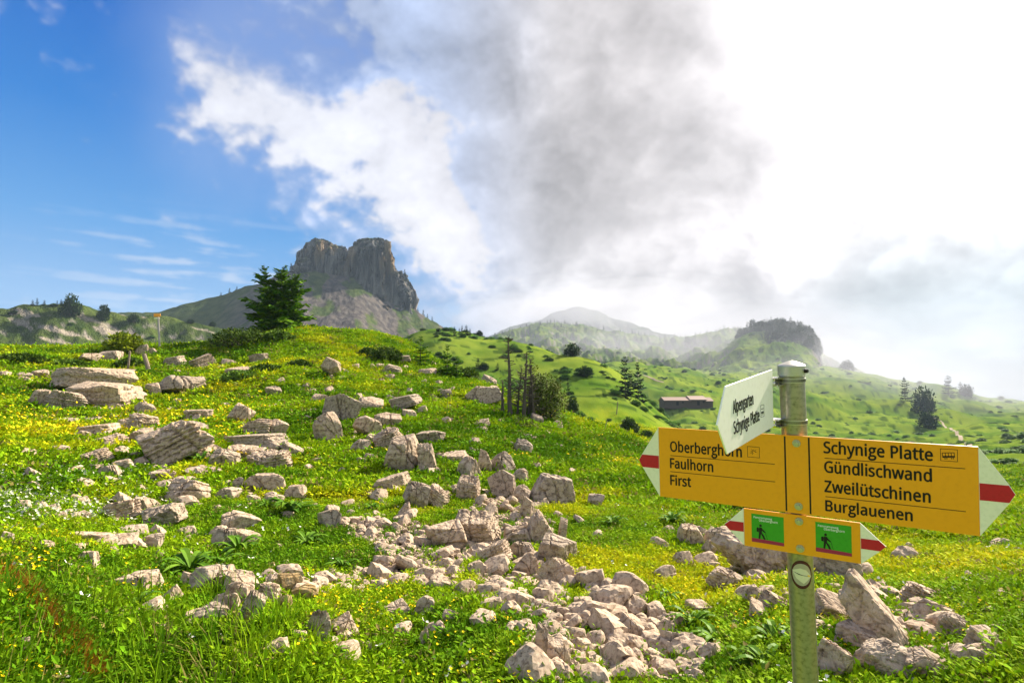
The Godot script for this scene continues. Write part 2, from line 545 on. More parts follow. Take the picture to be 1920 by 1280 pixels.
func make_materials() -> void:
	nv = noise(31, 0.35, 3); nv2 = noise(32, 0.06, 3); nv3 = noise(33, 1.6, 2)
	# meadow soil and far turf: colour per vertex, fine speckle from noise
	var m := mat(Color.WHITE, 0.95)
	m.vertex_color_use_as_albedo = true
	m.albedo_texture = noise_tex(noise(5, 0.05, 5), 512, [[0.0, grey(0.62)], [0.45, grey(0.85)], [0.6, grey(0.97)], [1.0, grey(1.0)]])
	m.uv1_triplanar = true; m.uv1_world_triplanar = true
	m.uv1_scale = Vector3.ONE * 0.6
	m.heightmap_enabled = true
	m.heightmap_texture = noise_tex(noise(6, 0.06, 5), 512, [])
	m.heightmap_scale = 4.0
	m.specular_mode = BaseMaterial3D.SPECULAR_DISABLED
	M.ground = m
	var f: StandardMaterial3D = m.duplicate()
	f.uv1_scale = Vector3.ONE * 0.045
	f.heightmap_scale = 60.0
	M.far = f

func meadow_colour(x: float, z: float) -> Color:
	var a := nv.get_noise_2d(x, z)
	var b := nv2.get_noise_2d(x, z)
	var c := nv3.get_noise_2d(x, z)
	var dark := Color(0.080, 0.180, 0.004)
	var mid := Color(0.19, 0.315, 0.005)
	var yel := Color(0.38, 0.41, 0.006)
	var t := clampf(0.48 + a * 0.75 + b * 0.55 + c * 0.35, 0.0, 1.0)
	return dark.lerp(mid, sm(0.0, 0.5, t)).lerp(yel, sm(0.5, 1.0, t))

func far_turf(p: Vector3, up: float) -> Color:
	var a := nv2.get_noise_2d(p.x * 0.35, p.z * 0.35)
	var b := nv2.get_noise_2d(p.x * 1.6, p.z * 1.6)
	var t := clampf(0.5 + a * 0.8 + b * 0.7, 0.0, 1.0)
	var c := Color(0.075, 0.15, 0.018).lerp(Color(0.20, 0.265, 0.035), t)
	if nv2.get_noise_2d(p.x * 2.6 + 90.0, p.z * 2.6) > 0.28: c = c.lerp(Color(0.022, 0.055, 0.014), 0.7)
	return c.lerp(Color(0.20, 0.18, 0.15), 1.0 - sm(0.55, 0.72, up))

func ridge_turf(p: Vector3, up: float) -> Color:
	# dark-green growth and rock, with the shade on this ridge put into the colour
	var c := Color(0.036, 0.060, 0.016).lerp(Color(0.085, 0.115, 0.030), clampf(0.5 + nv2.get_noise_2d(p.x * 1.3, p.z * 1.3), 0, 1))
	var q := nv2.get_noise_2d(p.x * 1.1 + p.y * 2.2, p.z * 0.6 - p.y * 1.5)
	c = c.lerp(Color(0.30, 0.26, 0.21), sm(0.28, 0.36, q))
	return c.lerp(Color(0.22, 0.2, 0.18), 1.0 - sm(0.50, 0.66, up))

func mist_rock(p: Vector3, up: float) -> Color:
	return Color(0.07, 0.10, 0.06).lerp(Color(0.16, 0.16, 0.15), 1.0 - sm(0.6, 0.85, up))

# ---------------------------------------------------------------- the land
var gv := PackedVector3Array()
var gsteps := PackedFloat32Array()
var grs := PackedFloat32Array()

# height of the ground sheet itself, between its corners
func sheet_at(x: float, z: float) -> float:
	var r := sqrt(x * x + z * z)
	var a := atan2(x, -z)
	var i := clampi(gsteps.bsearch(a) - 1, 0, gsteps.size() - 2)
	var j := clampi(grs.bsearch(r) - 1, 0, grs.size() - 2)
	var u := clampf((a - gsteps[i]) / (gsteps[i + 1] - gsteps[i]), 0, 1)
	var t := clampf((r - grs[j]) / (grs[j + 1] - grs[j]), 0, 1)
	var na := gsteps.size()
	var p := j * na + i
	if u + t <= 1.0: return gv[p].y + u * (gv[p + 1].y - gv[p].y) + t * (gv[p + na].y - gv[p].y)
	return gv[p + na + 1].y + (1.0 - u) * (gv[p + na].y - gv[p + na + 1].y) + (1.0 - t) * (gv[p + 1].y - gv[p + na + 1].y)

func build_land() -> void:
	nb = noise(1, 0.45, 4); nm = noise(2, 0.09, 3); nl = noise(3, 0.021, 4)
	survey()
	print("survey ", Time.get_ticks_msec())
	var steps := PackedFloat32Array()
	var a := -PI
	while a < -0.93: steps.append(a); a += 0.05
	a = -0.93
	while a < 0.93: steps.append(a); a += 0.0028
	a = 0.93
	while a < PI + 0.001: steps.append(minf(a, PI)); a += 0.05
	steps.append(PI)
	var rs := PackedFloat32Array([0.0, 0.4, 0.7])
	var r := 1.0
	while r < 760.0:
		rs.append(r)
		r *= 1.0165
	rs.append(760.0)
	var na := steps.size()
	var v := PackedVector3Array(); var c := PackedColorArray(); var idx := PackedInt32Array()
	for j in rs.size():
		for i in na:
			var x := sin(steps[i]) * rs[j]
			var z := -cos(steps[i]) * rs[j]
			v.append(Vector3(x, ground_at(x, z), z))
	for j in rs.size():
		for i in na:
			var p := j * na + i
			var k := meadow_colour(v[p].x, v[p].z)
			if rs[j] > 3.0 and rs[j] < 11.0 and gravelly(v[p]): k = Color(0.17, 0.135, 0.10).lerp(Color(0.25, 0.205, 0.16), clampf(0.5 + nv3.get_noise_2d(v[p].x * 4.0, v[p].z * 4.0), 0, 1))
			if rs[j] > 3.0 and rs[j] < 6.0 and dirty(v[p]): k = Color(0.115, 0.06, 0.034)
			if rs[j] > 50.0: k = k.lerp(far_turf(v[p], 1.0), sm(50.0, 75.0, rs[j]))
			c.append(k)
	for j in rs.size() - 1:
		for i in na - 1:
			var p := j * na + i
			idx.append_array([p, p + na, p + 1, p + 1, p + na, p + na + 1])
	gv = v; gsteps = steps; grs = rs
	tag(put("ground", mesh_of(v, idx, c), M.ground), "", "", "", "structure")
	# hills round it
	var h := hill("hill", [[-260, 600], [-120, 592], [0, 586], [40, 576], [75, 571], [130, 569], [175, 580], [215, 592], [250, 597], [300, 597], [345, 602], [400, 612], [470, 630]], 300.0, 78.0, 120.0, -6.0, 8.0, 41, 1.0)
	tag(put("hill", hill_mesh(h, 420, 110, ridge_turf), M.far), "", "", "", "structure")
	h = hill("hill", [[860, 660], [930, 636], [965, 624], [1010, 613], [1060, 610], [1110, 617], [1150, 626], [1200, 631], [1260, 638], [1320, 629], [1360, 622], [1400, 618], [1460, 622], [1520, 655], [1600, 700]], 780.0, 420.0, 200.0, 0.0, 16.0, 42, 1.15)
	tag(put("hill", hill_mesh(h, 420, 110, far_turf), M.far), "", "", "", "structure")
	h = hill("hill", [[1330, 672], [1370, 645], [1395, 628], [1420, 618], [1455, 613], [1480, 616], [1505, 626], [1525, 640], [1538, 662], [1545, 690]], 600.0, 190.0, 90.0, 12.0, 8.0, 43, 1.0)
	tag(put("hill", hill_mesh(h, 160, 70, far_turf), M.far), "", "", "", "structure")
	h = hill("mountain", [[880, 640], [960, 615], [1000, 605], [1030, 593], [1062, 584], [1085, 578], [1112, 582], [1140, 593], [1165, 603], [1200, 616], [1300, 640]], 1050.0, 240.0, 120.0, 20.0, 16.0, 44, 0.9)
	tag(put("mountain", hill_mesh(h, 160, 60, mist_rock), M.far), "", "", "", "structure")
	np1 = noise(51, 0.1, 4); np2 = noise(52, 0.03, 5)
	var pa := az_of(660.0)
	peak_f = Vector3(-sin(pa), 0, cos(pa)); peak_r = Vector3(cos(pa), 0, sin(pa))
	peak_o = -peak_f * 520.0
	tag(put("mountain", peak_mesh(), M.far), "", "", "", "structure")

# ---------------------------------------------------------------- rocks
var ico := {}
var nr: FastNoiseLite
var nr2: FastNoiseLite
var ncell: FastNoiseLite

func icosphere(level: int) -> Array:
	if ico.has(level): return ico[level]
	var v := PackedVector3Array()
	var t := PackedInt32Array()
	if level == 0:
		var g := (1.0 + sqrt(5.0)) / 2.0
		for q in [[-1, g, 0], [1, g, 0], [-1, -g, 0], [1, -g, 0], [0, -1, g], [0, 1, g], [0, -1, -g], [0, 1, -g], [g, 0, -1], [g, 0, 1], [-g, 0, -1], [-g, 0, 1]]:
			v.append(Vector3(q[0], q[1], q[2]).normalized())
		t = PackedInt32Array([0, 5, 11, 0, 1, 5, 0, 7, 1, 0, 10, 7, 0, 11, 10, 1, 9, 5, 5, 4, 11, 11, 2, 10, 10, 6, 7, 7, 8, 1, 3, 4, 9, 3, 2, 4, 3, 6, 2, 3, 8, 6, 3, 9, 8, 4, 5, 9, 2, 11, 4, 6, 10, 2, 8, 7, 6, 9, 1, 8])
	else:
		var b := icosphere(level - 1)
		v = (b[0] as PackedVector3Array).duplicate()
		var bt: PackedInt32Array = b[1]
		var mid := {}
		for i in range(0, bt.size(), 3):
			var e := []
			for k in 3:
				var p := bt[i + k]
				var q := bt[i + (k + 1) % 3]
				var key := mini(p, q) * 100000 + maxi(p, q)
				if not mid.has(key):
					mid[key] = v.size()
					v.append((v[p] + v[q]).normalized())
				e.append(mid[key])
			t.append_array([bt[i], e[0], e[2], bt[i + 1], e[1], e[0], bt[i + 2], e[2], e[1], e[0], e[1], e[2]])
	ico[level] = [v, t]
	return ico[level]

# kinds: a angular block, s flat slab, l layered beds, b cracked boulder, g grooved by water
func rock_mesh(sd: int, dims: Vector3, kind: String, tilt: float, level: int) -> ArrayMesh:
	var r := RandomNumberGenerator.new()
	r.seed = sd * 7919 + 13
	var base := icosphere(level)
	var planes := []
	var turn := Basis(Vector3(0, 0, 1), deg_to_rad(tilt)) * Basis(Vector3(1, 0, 0), r.randf_range(-0.15, 0.45)) * Basis(Vector3(0, 1, 0), r.randf_range(-0.6, 0.6))
	var box := {"a": Vector3(0.8, 0.7, 0.75), "s": Vector3(1.0, 0.42, 0.9), "l": Vector3(0.9, 0.62, 0.8), "b": Vector3(0.9, 0.8, 0.85), "g": Vector3(1.0, 0.75, 0.8)}[kind] as Vector3
	for s in [Vector3.RIGHT, Vector3.LEFT, Vector3.UP, Vector3.DOWN, Vector3.BACK, Vector3.FORWARD]:
		var j := 0.12 if kind in ["s", "l"] else 0.34
		var n: Vector3 = (turn * (s + Vector3(r.randf_range(-j, j), r.randf_range(-j, j), r.randf_range(-j, j)))).normalized()
		planes.append([n, absf((box * s).x + (box * s).y + (box * s).z) * r.randf_range(0.85, 1.1)])
	for i in (6 if kind in ["a", "s"] else 9):
		var n := Vector3(r.randfn(), absf(r.randfn()) * 0.9 + 0.1, r.randfn()).normalized()
		var local := turn.inverse() * n
		var reach := absf(local.x) * box.x + absf(local.y) * box.y + absf(local.z) * box.z
		planes.append([n, reach * (r.randf_range(0.50, 0.80) if kind in ["a", "b", "g"] else r.randf_range(0.66, 0.86))])
	var v := PackedVector3Array()
	var off := Vector3(sd * 3.7, sd * 1.3, sd * 2.1)
	var lo := Vector3.ONE * 1e9
	var hi := -lo
	var joints := []
	for i in 4:
		var jn := Vector3(r.randfn(), r.randfn() * 0.35, r.randfn()).normalized()
		joints.append([turn * jn, r.randf_range(-0.35, 0.35)])
	for d in base[0]:
		var k := 1e9
		var k2 := 1e9
		for p in planes:
			var c: float = (p[0] as Vector3).dot(d)
			if c > 0.05:
				var q: float = p[1] / c
				if q < k: k2 = k; k = q
				elif q < k2: k2 = q
		# worn edges: where two faces meet the corner is rubbed off
		k -= 0.018 * maxf(0.0, 1.0 - (k2 - k) / 0.05)
		var p: Vector3 = d * k
		var o := p * 1.0 + off
		var n1 := nr.get_noise_3dv(o)
		k *= 1.0 + 0.035 * n1 + 0.028 * nr2.get_noise_3dv(o)
		p = d * k
		var l: Vector3 = turn.inverse() * p
		if kind in ["l", "s"]:
			var y := l.y * (5.5 if kind == "l" else 4.0) + n1 * 0.5 + sd
			var fr := y - floorf(y)
			k *= 1.0 - (0.13 if kind == "l" else 0.06) * sm(0.22, 0.0, minf(fr, 1.0 - fr)) + 0.10 * (fmod(absf(floorf(y)) * 0.618, 1.0) - 0.5)
		if kind == "b" or kind == "a" or kind == "l":
			for jt in joints:
				var dd: float = absf((jt[0] as Vector3).dot(p) - jt[1] + n1 * 0.08)
				k *= 1.0 - (0.22 if kind == "b" else 0.14) * sm(0.05, 0.0, dd)
		if kind == "g":
			var s := l.x * 7.0 + l.z * 3.0 + nr.get_noise_3dv(o * 0.6) * 3.2
			k *= 1.0 - 0.10 * pow(absf(sin(s)), 6.0) - 0.04 * pow(absf(cos(s * 2.3)), 8.0)
		p = d * k
		v.append(p)
		lo = lo.min(p); hi = hi.max(p)
	var size := hi - lo
	for i in v.size():
		var q: Vector3 = (v[i] - lo) / size
		v[i] = Vector3((q.x - 0.5) * dims.x, q.y * dims.y, (q.z - 0.5) * dims.z)
	var t: PackedInt32Array = (base[1] as PackedInt32Array)
	return mesh_of(v, t, PackedColorArray(), level >= 4 and false)

func rock_material(c0: Color, c1: Color, c2: Color, lichen: Color, sd: int) -> StandardMaterial3D:
	var m := mat(Color.WHITE, 0.92)
	var n := noise(sd, 0.012, 6)
	n.domain_warp_enabled = true
	n.domain_warp_amplitude = 18.0
	n.domain_warp_frequency = 0.02
	m.albedo_texture = noise_tex(n, 1024, [[0.0, c0], [0.32, c0], [0.40, c1], [0.55, c1.lerp(c2, 0.5)], [0.68, c2], [0.72, lichen], [0.76, c2], [1.0, c2]])
	m.uv1_triplanar = true
	m.uv1_scale = Vector3.ONE * 0.8
	# hairline fissures
	var cell := FastNoiseLite.new()
	cell.seed = sd + 5
	cell.noise_type = FastNoiseLite.TYPE_SIMPLEX_SMOOTH
	cell.fractal_type = FastNoiseLite.FRACTAL_RIDGED
	cell.fractal_octaves = 3
	cell.frequency = 0.006
	cell.domain_warp_enabled = true
	cell.domain_warp_amplitude = 26.0
	cell.domain_warp_frequency = 0.012
	m.detail_enabled = true
	m.detail_blend_mode = BaseMaterial3D.BLEND_MODE_MUL
	m.detail_albedo = noise_tex(cell, 1024, [[0.0, Color.WHITE], [0.80, Color(0.96, 0.95, 0.94)], [0.90, Color(0.62, 0.58, 0.54)], [1.0, Color(0.40, 0.36, 0.32)]])
	m.heightmap_enabled = true
	m.heightmap_texture = noise_tex(noise(sd + 1, 0.03, 6), 512, [])
	m.heightmap_scale = 1.6
	return m

const ROCKS := [
	[110, 236, 697, 736, "s", -4, "broad pale slab lying at the back of the biggest rock pile"],
	[138, 257, 723, 765, "s", 5, "large flat-topped slab with a sheer front, front of the biggest rock pile"],
	[88, 151, 740, 774, "l", -14, "broken layered block leaning at the foot of the big flat slab"],
	[58, 92, 736, 766, "a", 10, "small cracked block at the outer end of the biggest rock pile"],
	[57, 85, 696, 714, "a", 0, "pointed pale stone beyond the biggest rock pile"],
	[32, 57, 700, 711, "s", 0, "low flat stone beside the pointed pale stone beyond the rock pile"],
	[95, 119, 695, 704, "s", 4, "thin pale stone in grass just above the big slabs"],
	[151, 185, 666, 683, "a", -12, "wedge-shaped grey stone below the small yellow-green spruce"],
	[187, 224, 661, 680, "a", 8, "brownish block against the foot of the small yellow-green spruce"],
	[254, 276, 649, 668, "a", 0, "pinkish block beside the small yellow-green spruce, taller of two"],
	[274, 293, 655, 666, "a", 12, "pinkish low block next to the distant signpost's foot"],
	[296, 376, 712, 742, "b", 0, "long cracked boulder standing alone beside the big slabs"],
	[273, 298, 722, 744, "a", 20, "small block wedged against the long cracked boulder"],
	[358, 401, 668, 695, "l", 28, "ribbed tilted block below the dark juniper mat"],
	[309, 345, 670, 688, "s", 10, "brown flat stone in the gap behind the leaning fence post"],
	[426, 475, 689, 706, "s", 4, "flat pale stone in the meadow below the juniper mat"],
	[417, 439, 675, 688, "a", 0, "small squarish stone just above the flat pale stone"],
	[468, 505, 666, 685, "l", 22, "tilted layered stone below the solitary spruce's knoll"],
	[603, 637, 677, 712, "a", -32, "sharp fin-like stone standing upright on the upper meadow"],
	[580, 616, 741, 759, "a", -8, "wedge stone half way between the upright fin and the cracked cluster"],
	[498, 525, 728, 747, "a", 0, "rounded wedge stone alone on the middle meadow"],
	[430, 474, 762, 798, "b", -24, "cracked pale boulder tilted over, above the layered outcrop"],
	[349, 396, 772, 795, "s", 4, "long low stone above the big striped block"],
	[256, 293, 759, 780, "a", 0, "domed pale stone below the long cracked boulder"],
	[222, 258, 786, 808, "a", 14, "smaller partner of the pale block with the square top"],
	[238, 290, 779, 814, "l", -16, "pale block with a square top, below the domed stone"],
	[236, 281, 808, 838, "a", 6, "dark-faced cube of rock beside the big striped block"],
	[146, 216, 798, 822, "s", 6, "long whale-backed stone in the meadow left of the dark-faced cube"],
	[179, 236, 816, 841, "l", 12, "layered stone pressed against the dark-faced cube"],
	[96, 140, 785, 798, "s", 0, "low pale stone in the flowers under the big slabs"],
	[160, 188, 783, 795, "s", 8, "small pale stone in the flowers right of the low pale one"],
	[265, 384, 803, 878, "l", 34, "big striped block tilted up steeply with deep parallel cracks"],
	[329, 383, 794, 819, "s", -6, "slab resting behind the big striped block"],
	[344, 386, 830, 862, "a", 10, "broken corner piece against the big striped block"],
	[381, 417, 836, 857, "a", -12, "small cracked block between the striped block and the layered outcrop"],
	[395, 448, 848, 884, "b", 0, "rounded cracked block in front of the layered outcrop"],
	[458, 508, 791, 824, "l", 0, "upper block crowning the layered outcrop, larger of the two"],
	[498, 537, 792, 824, "a", -18, "upper block crowning the layered outcrop, smaller of the two"],
	[427, 541, 819, 842, "s", 2, "long overhanging slab in the middle of the layered outcrop"],
	[425, 492, 839, 868, "l", 0, "square block under the overhanging slab of the layered outcrop"],
	[463, 545, 851, 887, "l", 2, "broad block forming the front foot of the layered outcrop"],
	[527, 566, 833, 862, "s", -38, "thin slab slipping off the end of the layered outcrop"],
	[150, 204, 846, 877, "l", 22, "ridged pale stone in the meadow below the whale-backed one"],
	[215, 262, 865, 887, "a", 0, "dark angular stone at the foot of the big striped block"],
	[718, 750, 686, 704, "l", -24, "tilted ribbed stone on the upper slope under the two spruces"],
	[786, 817, 692, 707, "a", 4, "squarish pale stone below the taller near spruce"],
	[740, 768, 668, 680, "s", 8, "flat stone in the shrubs near the top of the meadow"],
	[606, 673, 748, 793, "b", -10, "large cracked boulder on top of the central cluster"],
	[589, 640, 781, 837, "b", 20, "steep cracked boulder at the front of the central cluster"],
	[664, 714, 786, 825, "a", -30, "split boulder with a clean slanting face in the central cluster"],
	[659, 697, 827, 853, "b", 0, "round cracked stone at the foot of the central cluster"],
	[702, 755, 808, 848, "l", 24, "blocky boulder with a flat tilted top beside the central cluster"],
	[703, 750, 778, 805, "b", 0, "dark broken stone behind the tilted-top boulder"],
	[732, 788, 745, 773, "s", 14, "pale flat wedge above the dark broken stone"],
	[755, 779, 771, 789, "a", -10, "small stone under the pale flat wedge"],
	[672, 716, 748, 773, "s", -16, "thin broken slab behind the central cluster"],
	[782, 832, 812, 836, "a", -8, "smooth oblong boulder in open grass"],
	[724, 789, 827, 891, "b", 6, "tall knobbly boulder, larger of the pair below the oblong one"],
	[783, 817, 841, 891, "g", 16, "narrow furrowed boulder, smaller of the knobbly pair"],
	[826, 848, 733, 749, "a", 16, "small brown stone in grass above the grey boulder's level"],
	[876, 941, 731, 762, "b", 0, "smooth grey boulder beside the dead trunks"],
	[885, 917, 788, 806, "s", 18, "low stone in the shaded grass below the grey boulder"],
	[995, 1018, 778, 796, "s", -22, "pale slab at the foot of the dead trees"],
	[902, 930, 706, 727, "l", -30, "pink ribbed stones on the crest behind the grey boulder"],
	[881, 897, 701, 713, "a", 0, "small pink stone on the crest"],
	[953, 997, 827, 854, "a", -12, "shadowed rounded stone in the grass below the dead trees"],
	[825, 877, 850, 872, "s", 6, "low broken stone above the leaning pair of blocks"],
	[897, 921, 851, 894, "a", -26, "thin upright block of the leaning pair"],
	[918, 966, 854, 896, "b", 12, "pale cracked block of the leaning pair"],
	[855, 904, 864, 904, "b", -6, "squat boulder left of the leaning pair"],
	[857, 899, 901, 944, "l", -4, "square-faced block under the squat boulder"],
	[917, 968, 891, 944, "b", 14, "tall rounded boulder of the large middle cluster"],
	[955, 993, 916, 949, "a", -12, "wedge filling the gap between the two large round boulders"],
	[958, 990, 884, 912, "b", 0, "broken top stone behind the large round boulders"],
	[993, 1078, 898, 952, "b", -6, "massive rounded boulder with deep cracks, right end of the large middle cluster"],
	[976, 1002, 940, 975, "b", 0, "knobbly stone under the massive rounded boulder"],
	[700, 766, 892, 926, "s", 12, "pale flat slab alone in the grass under the knobbly pair"],
	[757, 804, 914, 958, "b", -22, "crumbling boulder at the head of the scree, back piece"],
	[796, 841, 918, 956, "l", -30, "crumbling boulder at the head of the scree, leaning piece"],
	[745, 769, 952, 980, "a", 12, "dark cube at the edge of the crumbling boulder"],
	[597, 636, 966, 994, "b", 0, "round pale stone at the tip of the scree's left arm"],
	[850, 936, 971, 1031, "l", 0, "big upright block with vertical cracks above the scree"],
	[800, 874, 987, 1034, "a", 12, "wedge leaning on the big upright block"],
	[833, 874, 1008, 1034, "a", -8, "pale corner block in front of the leaning wedge"],
	[946, 994, 997, 1030, "b", 0, "rough pale block between the upright block and the furrowed rock"],
	[989, 1038, 973, 1029, "g", 30, "furrowed pale rock above the dark-fronted boulder"],
	[1007, 1079, 1017, 1065, "a", -14, "smooth boulder with a dark sheer front at the edge of the green slope"],
	[1046, 1064, 984, 1023, "a", -6, "narrow pale stone standing on end in the grass"],
	[904, 960, 1022, 1064, "l", 22, "rough low boulder in the upper scree, left piece"],
	[952, 999, 1028, 1062, "b", -10, "rough low boulder in the upper scree, right piece"],
	[1010, 1074, 1059, 1112, "g", -34, "long furrowed rock slanting down the scree's edge"],
	[965, 1012, 1050, 1088, "b", 10, "grey rough boulder lying in the scree below the furrowed rock"],
	[187, 228, 877, 904, "b", 8, "double-topped stone in the white flowers"],
	[155, 187, 874, 888, "s", 0, "flat stone behind the double-topped stone"],
	[283, 323, 886, 908, "l", 0, "squat pale block below the dark angular stone"],
	[342, 382, 881, 898, "s", -4, "flat pale stone below the striped block, left of two"],
	[376, 414, 879, 893, "a", 6, "flat pale stone below the striped block, right of two"],
	[315, 388, 907, 946, "b", -12, "long crouching boulder in the lower left meadow"],
	[402, 448, 921, 941, "a", -10, "neat triangular stone right of the crouching boulder"],
	[464, 530, 896, 930, "b", 6, "wide split boulder below the layered outcrop"],
	[536, 574, 916, 940, "a", -12, "pale chip with a level top in open grass"],
	[432, 453, 902, 924, "b", 0, "small rough stone beside the wide split boulder"],
	[199, 258, 946, 982, "l", 14, "grey broken boulder under the square pale one"],
	[251, 294, 939, 964, "a", -4, "square pale stone with a smooth face"],
	[272, 342, 954, 998, "g", 20, "bleached cracked boulder right of the grey broken one"],
	[421, 483, 967, 1004, "a", 6, "dark-roofed boulder with a pale tip"],
	[442, 484, 1002, 1025, "s", -10, "grey stone below the dark-roofed boulder"],
	[399, 440, 1003, 1036, "b", 10, "broken clump of stones left of the grey stone"],
	[100, 122, 968, 978, "s", 0, "thin pale flake in the grass, left of two"],
	[134, 164, 967, 979, "s", 6, "thin pale flake in the grass, right of two"],
	[225, 273, 994, 1009, "s", -4, "long low stone under the bleached cracked boulder"],
	[138, 200, 1006, 1026, "s", -8, "long flat stone among yellow flowers, left piece"],
	[186, 249, 1012, 1034, "s", -12, "long flat stone among yellow flowers, right piece"],
	[267, 302, 1014, 1036, "a", 8, "squarish grey stone right of the long flat stone"],
	[141, 180, 1049, 1076, "b", 0, "pair of white lumps in the grass"],
	[67, 96, 1026, 1042, "a", -8, "small reddish-shadowed stone near the trail bank"],
	[0, 22, 1010, 1028, "a", 0, "small stone cut by the frame's edge in the yellow flowers"],
	[207, 298, 1086, 1120, "b", 4, "broad pitted boulder above the tall grass"],
	[337, 366, 1085, 1108, "a", 0, "low end stone of the pink boulder row"],
	[360, 440, 1077, 1118, "b", -6, "long pink boulder, the largest of its row"],
	[420, 478, 1086, 1124, "a", -14, "sloping pink boulder with a sharp edge"],
	[303, 344, 1112, 1140, "a", 10, "angular stone in front of the pink row"],
	[363, 424, 1150, 1182, "b", 0, "low wide stone at the front of the near pile"],
	[421, 470, 1108, 1152, "a", -12, "rounded stone on top of the near pile"],
	[408, 446, 1130, 1170, "b", 8, "grey lump in the middle of the near pile"],
	[444, 494, 1128, 1182, "l", 60, "upright brown slab of the near pile"],
	[480, 524, 1110, 1150, "l", -12, "layered stone between the near pile and the yellow stones"],
	[498, 528, 1092, 1116, "a", 0, "pale cube on top of the yellow stones"],
	[521, 562, 1092, 1126, "ya", -6, "ochre stained block, highest of the yellow stones"],
	[548, 592, 1112, 1142, "ya", 14, "ochre stained slab at the end of the yellow stones"],
	[520, 546, 1132, 1160, "ya", 0, "ochre stained lump at the foot of the yellow stones"],
	[575, 616, 1164, 1218, "l", 76, "brown block standing on edge in the near meadow"],
	[613, 668, 1167, 1208, "b", 6, "rounded brown block beside the one on edge"],
	[719, 775, 1137, 1168, "a", -4, "white pointed stone in the flower bank, left of two"],
	[777, 816, 1132, 1168, "a", 18, "white pointed stone in the flower bank, right of two"],
	[830, 859, 1159, 1178, "a", 0, "small pale lump right of the white pointed stones"],
	[785, 803, 1198, 1222, "a", 8, "single pale egg-shaped stone in the near flowers"],
	[1001, 1027, 1192, 1246, "b", 70, "orange-edged stone standing at the lower scree's edge"],
	[1022, 1076, 1218, 1262, "b", -10, "pale heavy boulder in the lower scree beside the orange-edged one"],
	[1160, 1206, 1168, 1210, "b", -20, "dark-sided boulder in the middle of the lower scree"],
	[1240, 1284, 1200, 1238, "a", -16, "smooth pointed stone at the right edge of the scree"],
	[1311, 1348, 1226, 1262, "a", 14, "pale split stone in the leaves right of the scree"],
	[1285, 1333, 1138, 1157, "s", -6, "flat pale stone alone in the green slope"],
	[1104, 1133, 933, 955, "a", -10, "small grey stone on the sunny slope"],
	[1273, 1317, 995, 1029, "b", 10, "knobbly stones under the small sign's tip"],
	[1344, 1478, 1010, 1096, "g", 24, "huge grooved boulder behind the signpost"],
	[1323, 1356, 1000, 1030, "b", 0, "rounded stone at the shoulder of the huge grooved boulder"],
	[1317, 1350, 1024, 1050, "b", 12, "lumpy stone left of the huge grooved boulder"],
	[1329, 1392, 1079, 1118, "l", -20, "pale ribbed stone below the huge grooved boulder"],
	[1396, 1432, 1112, 1142, "a", -12, "dark pyramid stone left of the post"],
	[1424, 1482, 1122, 1158, "l", -28, "cluster block beside the post, upper one"],
	[1410, 1450, 1142, 1176, "s", -24, "slanting slab beside the post, lower one"],
	[1526, 1608, 1040, 1098, "b", 6, "dark rough boulder right behind the post"],
	[1531, 1600, 1126, 1176, "s", -34, "slanting slab right of the post under the dark boulder"],
	[1590, 1694, 1106, 1234, "s", -52, "largest tilted slab with a lit edge, right of the post"],
	[1582, 1645, 1128, 1176, "b", -14, "rough stone tucked behind the largest tilted slab"],
	[1697, 1768, 1108, 1142, "l", -26, "long ribbed rock on the slope right of the tilted slab"],
	[1716, 1787, 1142, 1180, "b", -20, "sunlit lumpy rock on the right slope"],
	[1765, 1826, 1172, 1216, "l", -34, "striped rock running down the right slope"],
	[1823, 1899, 1198, 1244, "s", -26, "long flat rock at the right edge of the slope"],
	[1574, 1642, 1190, 1234, "b", -16, "lumpy rock under the largest tilted slab"],
	[1612, 1706, 1224, 1290, "g", -20, "grooved rock at the bottom edge right of the post"],
	[1695, 1778, 1238, 1292, "a", -14, "peaked rock at the bottom edge, right of the grooved one"],
	[1536, 1596, 1226, 1290, "b", -30, "dark rock at the bottom edge against the post"],
	[0, 50, 1224, 1246, "s", 4, "grey stone in the yellow grass of the near trail bank"],
]

func build_rocks() -> void:
	nr = noise(61, 2.2, 4); nr2 = noise(62, 7.0, 3)
	M.rock = rock_material(lin(0.21, 0.155, 0.11), lin(0.40, 0.31, 0.225), lin(0.51, 0.405, 0.31), lin(0.24, 0.19, 0.10), 71)
	M.rock_grey = rock_material(lin(0.17, 0.132, 0.098), lin(0.33, 0.265, 0.20), lin(0.44, 0.362, 0.285), lin(0.20, 0.17, 0.10), 73)
	M.rock_yellow = rock_material(lin(0.17, 0.115, 0.055), lin(0.33, 0.22, 0.09), lin(0.38, 0.30, 0.17), lin(0.33, 0.19, 0.05), 75)
	var n := 0
	for q in ROCKS:
		n += 1
		var kind: String = q[4]
		var yellow := kind.length() > 1
		if yellow: kind = kind.substr(1)
		lay_rock(q[0], q[1], q[2], q[3], kind, q[5], n, M.rock_yellow if yellow else (M.rock_grey if n % 3 == 0 else M.rock), q[6], "rock" if q[1] - q[0] < 40 else "boulder", "rocks scattered over the meadow")

